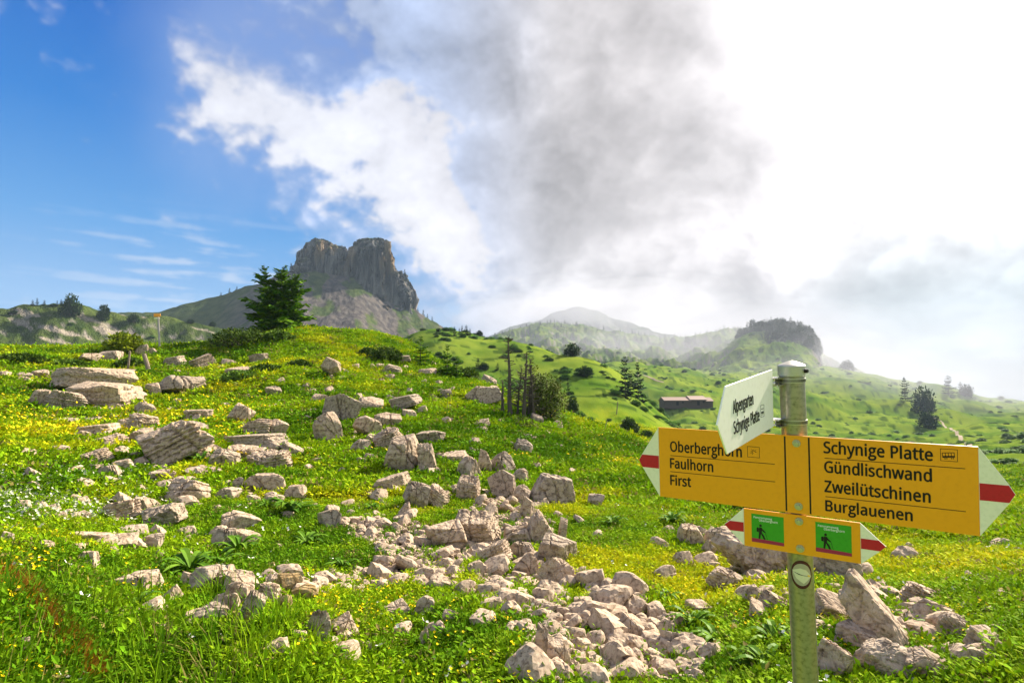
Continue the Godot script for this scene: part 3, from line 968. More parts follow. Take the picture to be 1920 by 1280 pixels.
func lay_rock(x0: float, x1: float, y0: float, y1: float, kind: String, tilt: float, sd: int, m: Material, label: String, called: String, group: String) -> void:
	var p := spot((x0 + x1) * 0.5, y1 - (y1 - y0) * 0.10)
	var flat := Vector2(p.x, p.z)
	var far := flat.length()
	var depth := (p - EYE).dot(ray(960, 640))
	var s := depth / FOCAL
	var w := (x1 - x0) * s * 1.14
	var vis := (y1 - y0) * s
	var deep := minf(w * 0.75, vis * 2.2)
	var down := (EYE.y - p.y) / far
	var tall := maxf(vis - deep * maxf(down, 0.0) * 0.6, vis * 0.5) + 0.045 * sm(14.0, 6.0, far)
	var level := 4 if x1 - x0 > 30 else 3
	var o := put(called, rock_mesh(sd, Vector3(w, tall * 1.30, deep), kind, tilt, level), m)
	var back := flat.normalized() * (deep * 0.38)
	var at := Vector3(p.x + back.x, 0, p.z + back.y)
	at.y = lerpf(p.y, ground_at(at.x, at.z), 0.5) - tall * 0.20
	o.position = at
	o.rotation.y = -atan2(p.x, -p.z)
	tag(o, label, "rock", group)
	rock_spots.append([at.x - back.x * 0.5, at.z - back.y * 0.5, w * 0.52])

var rock_spots := []

# ---------------------------------------------------------------- scree, grass, herbs and flowers
var cells := {}

func pixel_of(p: Vector3) -> Vector2:
	var d := p - EYE
	var y := d.y * cos(TILT) + d.z * sin(TILT)
	var z := -d.y * sin(TILT) + d.z * cos(TILT)
	return Vector2(960.0 - d.x / z * FOCAL, 640.0 + y / z * FOCAL)

const SCREE := [[640, 985], [700, 965], [770, 975], [850, 1030], [935, 1030], [990, 1055], [1080, 1075], [1160, 1105], [1240, 1150], [1290, 1210], [1330, 1295], [985, 1295], [990, 1200], [950, 1160], [900, 1128], [830, 1105], [740, 1100], [640, 1118], [560, 1130], [480, 1118], [500, 1092], [600, 1080], [690, 1070], [720, 1040], [660, 1015]]
const MIDSCREE := [[905, 930], [985, 940], [1040, 985], [1020, 1040], [930, 1010], [880, 960]]
const STONY := [[1300, 985], [1500, 1040], [1700, 1100], [1910, 1180], [1910, 1270], [1740, 1240], [1560, 1130], [1380, 1120], [1290, 1030]]
const UPPER := [[570, 690], [760, 670], [830, 720], [800, 790], [640, 760], [560, 730]]

func poly(a: Array) -> PackedVector2Array:
	var o := PackedVector2Array()
	for q in a: o.append(Vector2(q[0], q[1]))
	return o

const SOIL := [[560, 1195], [640, 1205], [700, 1175], [790, 1200], [800, 1235], [720, 1268], [600, 1262], [540, 1235]]

func dirty(p: Vector3) -> bool:
	var px := pixel_of(p)
	px += Vector2(nv.get_noise_2d(p.x * 6.0, p.z * 6.0), nv.get_noise_2d(p.z * 6.0, p.x * 6.0)) * 40.0
	return Geometry2D.is_point_in_polygon(px, poly(SOIL))

func gravelly(p: Vector3) -> bool:
	var px := pixel_of(p)
	px += Vector2(nv.get_noise_2d(p.x * 5.0, p.z * 5.0), nv.get_noise_2d(p.z * 5.0, p.x * 5.0)) * 34.0
	return Geometry2D.is_point_in_polygon(px, poly(SCREE)) or Geometry2D.is_point_in_polygon(px, poly(MIDSCREE))

func blocked(x: float, z: float) -> bool:
	for q in cells.get(Vector2i(int(floorf(x)), int(floorf(z))), []):
		if Vector2(x - q[0], z - q[1]).length_squared() < q[2] * q[2] * 0.62: return true
	return false

func leaf(st: SurfaceTool, p: Vector3, d: Vector3, side: Vector3, l: float, w: float, fold := 0.0) -> void:
	var m := p + d * l * 0.5
	var up := d.cross(side).normalized() * fold * w
	var tip := p + d * l
	st.add_vertex(p); st.add_vertex(m + side * w + up); st.add_vertex(tip)
	st.add_vertex(p); st.add_vertex(tip); st.add_vertex(m - side * w + up)

func blade(st: SurfaceTool, p: Vector3, dir: Vector3, h: float, w: float, bend: float) -> void:
	var side := dir.cross(Vector3.UP).normalized() * w
	var m := p + Vector3.UP * h * 0.55 + dir * bend * 0.35
	var tip := p + Vector3.UP * h * (1.0 - bend * 0.6 / maxf(h, 0.01) * 0.3) + dir * bend
	st.add_vertex(p - side); st.add_vertex(m - side * 0.7); st.add_vertex(p + side)
	st.add_vertex(p + side); st.add_vertex(m - side * 0.7); st.add_vertex(m + side * 0.7)
	st.add_vertex(m - side * 0.7); st.add_vertex(tip); st.add_vertex(m + side * 0.7)

func tuft_mesh(sd: int, blades: int, leaves: int, rad: float, h: float, w: float) -> ArrayMesh:
	var r := RandomNumberGenerator.new()
	r.seed = sd
	var st := SurfaceTool.new()
	st.begin(Mesh.PRIMITIVE_TRIANGLES)
	st.set_smooth_group(-1)
	for i in blades:
		var a := r.randf() * TAU
		var k := sqrt(r.randf()) * rad
		var b := a + r.randf_range(-0.9, 0.9)
		blade(st, Vector3(cos(a) * k, -0.02, sin(a) * k), Vector3(cos(b), 0, sin(b)), h * r.randf_range(0.45, 1.0), w * r.randf_range(0.6, 1.1), h * r.randf_range(0.1, 0.75))
	for i in leaves:
		var a := r.randf() * TAU
		var k := sqrt(r.randf()) * rad
		var y := h * r.randf_range(0.1, 0.62)
		var d := Vector3(r.randfn(), r.randf_range(-0.2, 0.9), r.randfn()).normalized()
		var side := d.cross(Vector3(r.randfn() * 0.4, 1, r.randfn() * 0.4)).normalized()
		leaf(st, Vector3(cos(a) * k, y, sin(a) * k), d, side, w * r.randf_range(4.0, 7.5), w * r.randf_range(1.2, 2.2), r.randf_range(-0.4, 0.4))
	st.generate_normals()
	return st.commit()

func flower_mesh(sd: int, heads: int, rad: float, h: float, size: float, petals: Color, stem: Color) -> ArrayMesh:
	var r := RandomNumberGenerator.new()
	r.seed = sd
	var st := SurfaceTool.new()
	st.begin(Mesh.PRIMITIVE_TRIANGLES)
	st.set_smooth_group(-1)
	for i in heads:
		var a := r.randf() * TAU
		var k := sqrt(r.randf()) * rad
		var y := h * r.randf_range(0.55, 1.0)
		var p := Vector3(cos(a) * k, 0, sin(a) * k)
		st.set_color(stem)
		blade(st, p, Vector3(cos(a * 3.0), 0, sin(a * 3.0)), y, size * 0.10, 0.01)
		st.set_color(petals)
		var c := p + Vector3(0, y, 0)
		var tilt := Basis(Vector3(1, 0, 0), r.randf_range(-0.8, 0.8)) * Basis(Vector3(0, 0, 1), r.randf_range(-0.8, 0.8))
		var n := 6
		for q in n:
			var b := q * TAU / n
			var d := tilt * Vector3(cos(b), 0.35, sin(b)).normalized()
			var side := tilt * Vector3(-sin(b), 0, cos(b))
			leaf(st, c, d, side, size * r.randf_range(0.8, 1.2), size * 0.36)
	st.generate_normals()
	return st.commit()

func scatter(called: String, meshes: Array, material: Material, places: Array, label: String, category: String, kind := "stuff") -> void:
	var root := thing(called, Vector3.ZERO)
	tag(root, label, category, "", kind)
	for k in meshes.size():
		var mine := []
		for i in range(k, places.size(), meshes.size()): mine.append(places[i])
		if mine.is_empty(): continue
		var mm := MultiMesh.new()
		mm.transform_format = MultiMesh.TRANSFORM_3D
		mm.use_colors = true
		mm.mesh = meshes[k]
		mm.instance_count = mine.size()
		for i in mine.size():
			mm.set_instance_transform(i, mine[i][0])
			mm.set_instance_color(i, mine[i][1])
		var o := MultiMeshInstance3D.new()
		o.name = "clump"
		o.multimesh = mm
		o.material_override = material
		root.add_child(o, true)

func leaf_material(rough := 0.8, through := 0.65) -> StandardMaterial3D:
	var m := mat(Color.WHITE, rough)
	m.vertex_color_use_as_albedo = true
	m.cull_mode = BaseMaterial3D.CULL_DISABLED
	m.backlight_enabled = true
	m.backlight = grey(through)
	m.metallic_specular = 0.12
	return m

func place(x: float, z: float, s: float, c: Color, lean := 0.25, drop := 0.0) -> Array:
	var b := Basis(Vector3.UP, rng.randf() * TAU)
	b = Basis(Vector3(1, 0, 0), rng.randf_range(-lean, lean)) * Basis(Vector3(0, 0, 1), rng.randf_range(-lean, lean)) * b
	return [Transform3D(b.scaled(Vector3(s, s * rng.randf_range(0.75, 1.25), s)), Vector3(x, ground_at(x, z) - drop, z)), c]

const ORDER := ["", "second", "third", "fourth", "fifth", "sixth", "seventh", "eighth", "ninth", "tenth", "eleventh", "twelfth", "thirteenth", "fourteenth", "fifteenth", "sixteenth", "seventeenth", "eighteenth", "nineteenth", "twentieth", "twenty-first", "twenty-second", "twenty-third", "twenty-fourth"]
const MARKS := [[1043, 1062, "smooth dark-fronted boulder"], [1040, 1108, "long furrowed rock"], [893, 1030, "big upright block"], [837, 1032, "wedge on the upright block"], [1014, 1244, "orange-edged standing stone"], [1049, 1260, "pale heavy boulder"], [1183, 1208, "dark-sided scree boulder"], [1262, 1236, "smooth pointed stone at the scree's edge"], [988, 1088, "grey rough boulder"], [616, 992, "round pale stone at the scree's tip"], [545, 1125, "ochre stained stones"], [757, 978, "dark cube at the crumbling boulder"], [932, 1062, "rough low boulder"], [1120, 1150, "middle of the scree's right border"], [1120, 1240, "bottom of the scree"], [700, 1090, "yellow flower bank"], [790, 1090, "white pointed stones"]]

func build_scree() -> void:
	var zones := [[poly(SCREE), 1.0], [poly(MIDSCREE), 0.7]]
	var variants := []
	for i in 12:
		variants.append(rock_mesh(900 + i, Vector3(1.0, rng.randf_range(0.55, 0.85), rng.randf_range(0.7, 1.0)), ["a", "a", "b", "s"][i % 4], rng.randf_range(-40, 40), 2))
	var spots := []
	var tries := 0
	var mesh_grid := {}
	while spots.size() < 5200 and tries < 110000:
		tries += 1
		var px := rng.randf_range(470, 1335)
		var py := rng.randf_range(925, 1290)
		var inside := false
		for z in zones:
			if Geometry2D.is_point_in_polygon(Vector2(px, py), z[0]) and rng.randf() < z[1]: inside = true
		if not inside: continue
		if nv.get_noise_2d(px * 0.06, py * 0.06) > 0.30: continue
		var lower := sm(950, 1150, px) * sm(1040, 1150, py)
		var d := ray(px, py)
		d /= Vector2(d.x, d.z).length()
		var r := 1.7 / maxf(-d.y, 0.05)
		for k in 6:
			var q := EYE + d * r
			r += (q.y - ground_at(q.x, q.z)) / maxf(-d.y, 0.1) * 0.8
		var p := EYE + d * r
		if blocked(p.x, p.z): continue
		var first := 1.0 - sm(0.0, 22000.0, float(tries))
		var size := 0.028 + 0.045 * rng.randf() + (0.16 * pow(rng.randf(), 1.6) + 0.06 * lower) * first
		var key := Vector2i(int(floorf(p.x * 2.0)), int(floorf(p.z * 2.0)))
		var clash := false
		for gx in [-1, 0, 1]:
			for gz in [-1, 0, 1]:
				for o in mesh_grid.get(key + Vector2i(gx, gz), []):
					if Vector2(p.x - o.x, p.z - o.y).length() < (size + o.z) * 0.43: clash = true
		if clash: continue
		if not mesh_grid.has(key): mesh_grid[key] = []
		mesh_grid[key].append(Vector3(p.x, p.z, size))
		spots.append([size / r, Vector3(p.x, ground_at(p.x, p.z), p.z), size, px])
	spots.sort_custom(func(a, b): return a[0] > b[0])
	var rest := []
	var loose := []
	for i in spots.size():
		var p: Vector3 = spots[i][1]
		var s: float = spots[i][2]
		var b := Basis(Vector3.UP, rng.randf() * TAU) * Basis(Vector3(1, 0, 0), rng.randf_range(-0.5, 0.5))
		b = b.scaled(Vector3(s, s, s) * 1.25)
		p.y -= s * 0.16
		if i < 135:
			var o := put("stone", variants[i % 12], M.rock_small, self, Transform3D(b, p))
			loose.append([o, pixel_of(p)])
		else:
			rest.append([Transform3D(b, p), Color.WHITE])
		if s > 0.10: cell_add(p.x, p.z, s * 0.7)
	scatter("gravel", variants, M.rock_small, rest, "small grey and beige rubble between the stones of the scree", "rubble")
	# each stone is told by its rank in nearness to the landmark beside it
	var near := {}
	for q in loose:
		var best := ""
		var gap := 1e9
		for m in MARKS:
			var d: float = Vector2(m[0], m[1]).distance_to(q[1])
			if d < gap: gap = d; best = m[2]
		if not near.has(best): near[best] = []
		near[best].append([gap, q[0]])
	for m in near:
		near[m].sort_custom(func(a, b): return a[0] < b[0])
		for k in near[m].size():
			var which: String = ORDER[mini(k, ORDER.size() - 1)]
			tag(near[m][k][1], "angular scree stone, %s the %s" % [which + " nearest to" if k else "nearest to", m], "stone", "stones of the scree")
	# single stones strewn over the meadow
	var strewn := []
	for i in 4600:
		var px := rng.randf_range(0, 1910)
		var py := rng.randf_range(680, 1270)
		var w := 0.10
		if Geometry2D.is_point_in_polygon(Vector2(px, py), poly(STONY)): w = 0.75
		if Geometry2D.is_point_in_polygon(Vector2(px, py), poly(UPPER)): w = 1.0
		if px < 1050 and py > 700 and py < 960: w = maxf(w, 0.42)
		if px > 1080 and py < 980: w = 0.02
		if px < 200 and py > 1080: w = 0.0
		if rng.randf() > w: continue
		var p := spot(px, py)
		if p.length() > 48.0: continue
		var s := (0.045 + 0.075 * pow(rng.randf(), 2.0)) * maxf(1.0, sqrt(p.length() / 5.0))
		var b := (Basis(Vector3.UP, rng.randf() * TAU) * Basis(Vector3(1, 0, 0), rng.randf_range(-0.5, 0.5))).scaled(Vector3.ONE * s * 1.8)
		p.y -= s * 0.30
		strewn.append([Transform3D(b, p), Color.WHITE])
		cell_add(p.x, p.z, s * 0.9)
	scatter("pebbles", variants, M.rock_small, strewn, "little pale stones strewn through the grass of the meadow", "stones")

func cell_add(x: float, z: float, r: float) -> void:
	for i in range(int(floorf(x - r)), int(floorf(x + r)) + 1):
		for j in range(int(floorf(z - r)), int(floorf(z + r)) + 1):
			var k := Vector2i(i, j)
			if not cells.has(k): cells[k] = []
			cells[k].append([x, z, r])

func build_meadow() -> void:
	for q in rock_spots: cell_add(q[0], q[1], q[2])
	M.rock_small = M.rock.duplicate()
	M.rock_small.heightmap_enabled = false
	M.rock_small.uv1_scale = Vector3.ONE * 0.45
	build_scree()
	print("scree ", Time.get_ticks_msec())
	var lm := leaf_material()
	var scree := poly(SCREE)
	var mid := poly(MIDSCREE)
	var near_t := []; var herbs := []; var far_t := []; var yellow := []; var white := []; var yfar := []; var tall := []
	var bank := noise(91, 0.22, 3)
	for i in 240000:
		var a := rng.randf_range(-0.98, 0.98)
		var r := exp(rng.randf_range(log(2.1), log(62.0)))
		var x := sin(a) * r
		var z := -cos(a) * r
		if blocked(x, z): continue
		var y := ground_at(x, z)
		var px := pixel_of(Vector3(x, y, z))
		if px.x < -700 or px.x > 2600 or px.y > 1500: continue
		var bare := false
		if px.y > 920 and px.x > 470 and px.x < 1335:
			var sp := px + Vector2(nv.get_noise_2d(x * 5.0, z * 5.0), nv.get_noise_2d(z * 5.0, x * 5.0)) * 34.0
			if Geometry2D.is_point_in_polygon(sp, scree) or Geometry2D.is_point_in_polygon(sp, mid): bare = true
		var gone := nv.get_noise_2d(px.x * 0.06, px.y * 0.06) > 0.30
		if r < 6.0 and rng.randf() < 0.6 and dirty(Vector3(x, y, z)): continue
		if bare and not gone and rng.randf() > 0.04: continue
		var c := meadow_colour(x, z)
		var v := rng.randf_range(0.75, 1.35)
		c = Color(c.r * v * rng.randf_range(0.85, 1.2), c.g * v, c.b * v)
		if rng.randf() < 0.05: c = Color(0.20, 0.17, 0.05) * v
		var s := rng.randf_range(0.7, 1.3)
		if r < 9.5:
			if rng.randf() < 0.66: near_t.append(place(x, z, s, c))
			else: herbs.append(place(x, z, s, c))
		else:
			far_t.append(place(x, z, s * sqrt(r / 16.0), c))
		# flowers
		var fl := bank.get_noise_2d(x, z) + 0.25 * nv3.get_noise_2d(x, z)
		var want := sm(0.12, 0.4, fl) * 0.055
		if px.y > 1085 and px.y < 1175 and px.x > 570 and px.x < 790: want = 0.13
		if px.y > 1130 and px.x > 560 and px.x < 1010: want = maxf(want, 0.03)
		if px.y > 740 and px.y < 830 and px.x < 500: want = maxf(want, 0.10)
		if px.x < 170 and px.y > 1090 + px.x * 1.2: want = 0.25
		if px.y > 880 and px.y < 990 and px.x < 290:
			if rng.randf() < 0.10: white.append(place(x, z, rng.randf_range(0.8, 1.3), Color(0.62, 0.64, 0.55)))
			want *= 0.3
		if rng.randf() < want:
			if r < 12.0: yellow.append(place(x, z, rng.randf_range(0.7, 1.2), Color.WHITE))
			else: yfar.append(place(x, z, rng.randf_range(0.8, 1.4), Color.WHITE))
		elif rng.randf() < 0.004: white.append(place(x, z, rng.randf_range(0.5, 1.0), Color.WHITE))
		if r < 6.5 and rng.randf() < 0.02 and px.x < 620 and px.y > 1120: tall.append(place(x, z, rng.randf_range(0.8, 1.3), c, 0.1))
	print("places ", near_t.size(), " ", herbs.size(), " ", far_t.size(), " ", yellow.size(), " ", Time.get_ticks_msec())
	var g1 := []; var g2 := []; var g3 := []
	for i in 3: g1.append(tuft_mesh(100 + i, 26, 6, 0.11, 0.078, 0.006))
	for i in 3: g2.append(tuft_mesh(200 + i, 10, 56, 0.12, 0.058, 0.0042))
	for i in 3: g3.append(tuft_mesh(300 + i, 22, 26, 0.26, 0.088, 0.014))
	scatter("grass", g1, lm, near_t, "short fine green grass of the near meadow", "grass")
	scatter("herb_carpet", g2, lm, herbs, "small-leaved green herbs between the grass of the near meadow", "herbs")
	scatter("meadow_grass", g3, lm, far_t, "leafy green grass covering the hillside", "grass")
	var dry := []
	for i in 900:
		var t := rng.randf()
		var p := spot(lerpf(-8, 158, t) + rng.randfn() * 5.0, lerpf(1088, 1292, t) + rng.randfn() * 4.0)
		dry.append(place(p.x, p.z, rng.randf_range(0.6, 1.2), Color(0.36, 0.17, 0.02) * rng.randf_range(0.6, 1.3)))
	scatter("dry_grass", [tuft_mesh(402, 18, 0, 0.05, 0.13, 0.005)], lm, dry, "rust-red dry grass edging the trail bank at the lower left", "grass")
	scatter("tall_grass", [tuft_mesh(401, 22, 0, 0.10, 0.24, 0.005)], lm, tall, "long thin grass bending over at the front of the meadow", "grass")
	var fm := leaf_material(0.7, 0.3)
	var ye := Color(0.80, 0.58, 0.01)
	var sg := Color(0.08, 0.16, 0.015)
	scatter("yellow_flowers", [flower_mesh(1, 4, 0.09, 0.10, 0.009, ye, sg), flower_mesh(2, 3, 0.07, 0.09, 0.010, Color(0.82, 0.6, 0.02), sg)], fm, yellow, "small yellow flowers standing in the near grass", "flowers")
	scatter("yellow_flower_patches", [flower_mesh(3, 5, 0.22, 0.15, 0.024, ye, sg), flower_mesh(4, 4, 0.2, 0.15, 0.026, Color(0.84, 0.6, 0.02), sg)], fm, yfar, "patches of yellow flowers on the hillside", "flowers")
	scatter("white_flowers", [flower_mesh(5, 4, 0.16, 0.12, 0.016, Color(0.75, 0.74, 0.66), sg)], fm, white, "small white flowers scattered in the meadow", "flowers")

# ---------------------------------------------------------------- trees and shrubs
var cone_cache := {}

func tube(st: SurfaceTool, pts: Array, rad: Array, sides := 6) -> void:
	var rings := []
	for i in pts.size():
		var d: Vector3 = (pts[mini(i + 1, pts.size() - 1)] - pts[maxi(i - 1, 0)]).normalized()
		var s := d.cross(Vector3(0.3, 0.1, 0.95)).normalized()
		var u := s.cross(d).normalized()
		var ring := []
		for k in sides:
			var a := k * TAU / sides
			ring.append(pts[i] + (s * cos(a) + u * sin(a)) * rad[i])
		rings.append(ring)
	for i in pts.size() - 1:
		for k in sides:
			var q := (k + 1) % sides
			for t in [rings[i][k], rings[i + 1][k], rings[i][q], rings[i][q], rings[i + 1][k], rings[i + 1][q]]: st.add_vertex(t)

func start() -> SurfaceTool:
	var st := SurfaceTool.new()
	st.begin(Mesh.PRIMITIVE_TRIANGLES)
	st.set_smooth_group(-1)
	return st

func finish(st: SurfaceTool) -> ArrayMesh:
	st.generate_normals()
	return st.commit()

# one spruce: [trunk mesh, crown mesh]; leaders: [[x, z, height, share of width, from height]]
func spruce(sd: int, h: float, w: float, levels: int, per: int, sprays: int, leaders: Array, base: Color, tip: Color, bare := 0.08, fat := 1.0) -> Array:
	var r := RandomNumberGenerator.new()
	r.seed = sd
	var tr := start()
	var cr_ := start()
	for L in leaders:
		var top := Vector3(L[0], L[2], L[1])
		var foot := Vector3(L[0] * 0.1, L[4] - 0.25, L[1] * 0.1)
		tube(tr, [foot, foot.lerp(top, 0.35), foot.lerp(top, 0.7), top], [h * 0.022, h * 0.015, h * 0.008, h * 0.001], 6)
		for i in levels:
			var t := (i + r.randf_range(-0.35, 0.35)) / levels
			var yy := lerpf(bare, 0.985, clampf(t, 0, 1))
			var at := foot.lerp(top, yy)
			var reach: float = w * 0.5 * L[3] * (pow(1.0 - yy, 0.62) * 1.05 + 0.02) * (0.72 if yy < 0.14 else 1.0)
			for b in per:
				var a := b * TAU / per + i * 2.4 + r.randf_range(-0.5, 0.5)
				var l := reach * r.randf_range(0.42, 1.2) * (0.85 + 0.3 * sin(a * 2.0 + i * 0.9 + sd))
				var out := Vector3(cos(a), 0, sin(a))
				var rise := lerpf(-0.18, 0.75, pow(yy, 1.3)) + r.randf_range(-0.12, 0.12)
				var mid := at + out * l * 0.55 + Vector3(0, l * rise * 0.5, 0)
				var end := at + out * l + Vector3(0, l * (rise * 0.7 + 0.06), 0)
				tube(tr, [at, mid, end], [h * 0.005, h * 0.003, h * 0.001], 3)
				for s in sprays:
					var k := (s + 0.6) / sprays
					var p := at.lerp(mid, k * 2.0) if k < 0.5 else mid.lerp(end, k * 2.0 - 1.0)
					var size := fat * maxf(l * 0.34, h * 0.022) * (1.1 - 0.5 * k)
					for q in 3:
						var side: float = a + [-0.95, 0.0, 0.95][q] + r.randf_range(-0.35, 0.35)
						var d := Vector3(cos(side), r.randf_range(-0.45, 0.22), sin(side)).normalized()
						var sv := d.cross(Vector3(r.randfn() * 0.5, 1, r.randfn() * 0.5)).normalized()
						cr_.set_color(base.lerp(tip, pow(r.randf(), 1.6)))
						leaf(cr_, p, d, sv, size * r.randf_range(0.8, 1.35), size * 0.30, r.randf_range(-0.5, 0.5))
	return [finish(tr), finish(cr_)]

# a leafy crown: leaves gathered into clumps through an uneven volume
func bush(sd: int, w: float, h: float, clumps: int, per: int, size: float, base: Color, tip: Color) -> Array:
	var r := RandomNumberGenerator.new()
	r.seed = sd
	var tr := start()
	var cr_ := start()
	for i in clumps:
		var a := r.randf() * TAU
		var e := pow(r.randf(), 1.35)
		var k := sqrt(r.randf())
		var c := Vector3(cos(a) * w * 0.5 * k * (1.0 - 0.55 * e * e), h * (0.12 + 0.8 * e) * (1.0 - 0.3 * k * e), sin(a) * w * 0.5 * k * (1.0 - 0.55 * e * e))
		if i % 3 == 0: tube(tr, [Vector3(c.x * 0.1, -0.1, c.z * 0.1), Vector3(c.x * 0.5, c.y * 0.55, c.z * 0.5), c], [w * 0.016, w * 0.010, w * 0.003], 4)
		var rad := minf(w, h) * r.randf_range(0.12, 0.22)
		var tone := r.randf()
		for q in per:
			var d := Vector3(r.randfn(), r.randfn(), r.randfn()).normalized()
			var p := c + d * rad * r.randf_range(0.3, 1.0)
			var dir := (d + Vector3(r.randfn(), r.randfn() + 0.3, r.randfn()) * 0.5).normalized()
			cr_.set_color(base.lerp(tip, clampf(tone * 0.6 + r.randf() * 0.5, 0, 1)))
			leaf(cr_, p, dir, dir.cross(Vector3(0.2, 1, 0.3)).normalized(), size * r.randf_range(0.7, 1.4), size * 0.32, r.randf_range(-0.4, 0.4))
	return [finish(tr), finish(cr_)]

func plant_tree(called: String, parts: Array, at: Vector3, label: String, category: String, group := "", scale_by := Vector3.ONE, turn := 0.0) -> Node3D:
	var o := thing(called, at, turn)
	o.scale = scale_by
	put("trunk", parts[0], M.bark, o)
	put("crown", parts[1], M.needles, o)
	return tag(o, label, category, group)

# [px, py of the foot, height in px, width in px, kind, label]
const FAR_TREES := [
	[130, 590, 34, 22, "d", "tallest dark tree on the rocky ridge under the blue sky"],
	[193, 599, 26, 14, "d", "second tallest dark tree on the rocky ridge, beyond its pale rocks"],
	[250, 604, 16, 14, "d", "small round tree low on the rocky ridge near the distant signpost"],
	[60, 573, 9, 6, "c", "first small conifer of the pair on the ridge's flat top"],
	[68, 573, 12, 7, "c", "second small conifer of the pair on the ridge's flat top"],
	[82, 572, 8, 6, "c", "lone tiny conifer on the ridge between the pair and the tallest tree"],
	[106, 574, 9, 6, "c", "tiny conifer just left of the tallest ridge tree"],
	[113, 574, 11, 6, "c", "slim conifer touching the tallest ridge tree"],
	[151, 579, 9, 6, "c", "tiny conifer just right of the tallest ridge tree"],
	[19, 588, 9, 7, "c", "outer small conifer at the low end of the ridge"],
	[26, 588, 11, 7, "c", "inner small conifer at the low end of the ridge"],
	[399, 588, 10, 9, "d", "round bush on the skyline left of the solitary spruce"],
	[357, 602, 6, 9, "d", "low bush in the saddle between ridge and rock peak"],
	[456, 564, 11, 6, "c", "conifer on the peak's long shoulder, beside the solitary spruce"],
	[443, 571, 9, 6, "c", "small conifer lower down on the peak's long shoulder"],
	[467, 557, 10, 6, "c", "conifer on the peak's shoulder hidden partly by the solitary spruce"],
	[775, 592, 14, 8, "c", "stout conifer standing right under the cliff's end"],
	[785, 596, 19, 9, "c", "tallest conifer of the row below the cliff's end"],
	[793, 602, 16, 8, "c", "middle conifer of the row below the cliff's end"],
	[802, 608, 13, 7, "c", "last and lowest conifer of the row below the cliff's end"],
	[612, 630, 14, 10, "c", "dark conifer peeping over the meadow's crest below the scree"],
	[681, 640, 16, 16, "d", "dark round tree behind the crest, left of the twin spruces"],
	[700, 640, 20, 18, "d", "dark broad tree behind the crest under the peak"],
	[745, 638, 18, 12, "c", "dark conifer behind the crest under the cliff's end"],
	[722, 640, 15, 14, "d", "dark bushy tree between the broad one and the conifer behind the crest"],
	[822, 622, 8, 8, "d", "tiny round tree at the start of the green ridge"],
	[852, 630, 19, 11, "c", "dark conifer opening the row on the green ridge"],
	[861, 627, 13, 7, "c", "slim conifer second in the row on the green ridge"],
	[866, 629, 20, 10, "c", "pointed conifer third in the row on the green ridge"],
	[874, 627, 19, 12, "c", "broad conifer fourth in the row on the green ridge"],
	[881, 628, 13, 8, "c", "small conifer closing the row on the green ridge"],
	[899, 626, 12, 12, "d", "forked round tree alone on the green ridge"],
	[928, 634, 11, 8, "c", "small lone conifer far along the green ridge"],
	[896, 690, 20, 16, "c", "dark little spruce on the face of the green ridge"],
	[907, 692, 13, 18, "d", "dark bush beside the little spruce on the green ridge's face"],
	[933, 694, 14, 12, "c", "second dark little spruce on the face of the green ridge"],
	[1073, 668, 27, 28, "d", "dark dome-shaped tree on the skyline of the green ridge"],
	[1065, 740, 32, 13, "c", "dim slender spruce on the slope behind the dead trees"],
	[1097, 706, 22, 24, "d", "dark bush on the slope left of the spruce pair"],
	[1173, 744, 77, 34, "c", "tallest dark spruce of the pair above the hut"],
	[1197, 748, 70, 30, "c", "broader dark spruce of the pair above the hut"],
	[1183, 741, 48, 26, "c", "short dark spruce standing between the pair above the hut"],
	[1590, 694, 18, 18, "d", "round tree alone on the skyline right of the wooded hill"],
	[1698, 750, 37, 20, "c", "upright dark tree on the far meadow's crest, left of the path"],
	[1733, 772, 41, 26, "d", "bushy dark tree on the far meadow right beside the path"],
	[1740, 800, 25, 24, "d", "low bush under the bushy dark tree at the path"],
	[1780, 739, 29, 22, "c", "big conifer on the skyline at the far right"],
	[1803, 741, 21, 12, "c", "slim conifer next to the big one at the far right"],
	[1814, 742, 18, 14, "d", "small tree ending the group at the far right"],
	[1290, 644, 14, 12, "d", "single dark tree in the middle of the far hill's face"],
	[1193, 640, 14, 8, "c", "dark conifer on the far hill's skyline, left of the dip"],
	[1203, 640, 12, 8, "c", "small conifer beside it in the far skyline's dip"],
	[1248, 640, 12, 10, "c", "conifer on the far skyline right of the dip"],
	[1262, 641, 9, 10, "d", "bush on the far skyline right of the conifer"],
	[1172, 634, 12, 8, "c", "conifer on the far skyline above the spruce pair"],
	[1286, 636, 9, 8, "c", "tiny conifer on the rising far skyline"],
	[1385, 622, 10, 8, "c", "conifer on the far skyline just before the wooded hill"],
	[1120, 622, 8, 7, "c", "tiny conifer on the hazy first summit of the far hill"],
	[1040, 612, 8, 7, "c", "tiny conifer on the hazy first summit's left shoulder"],
]

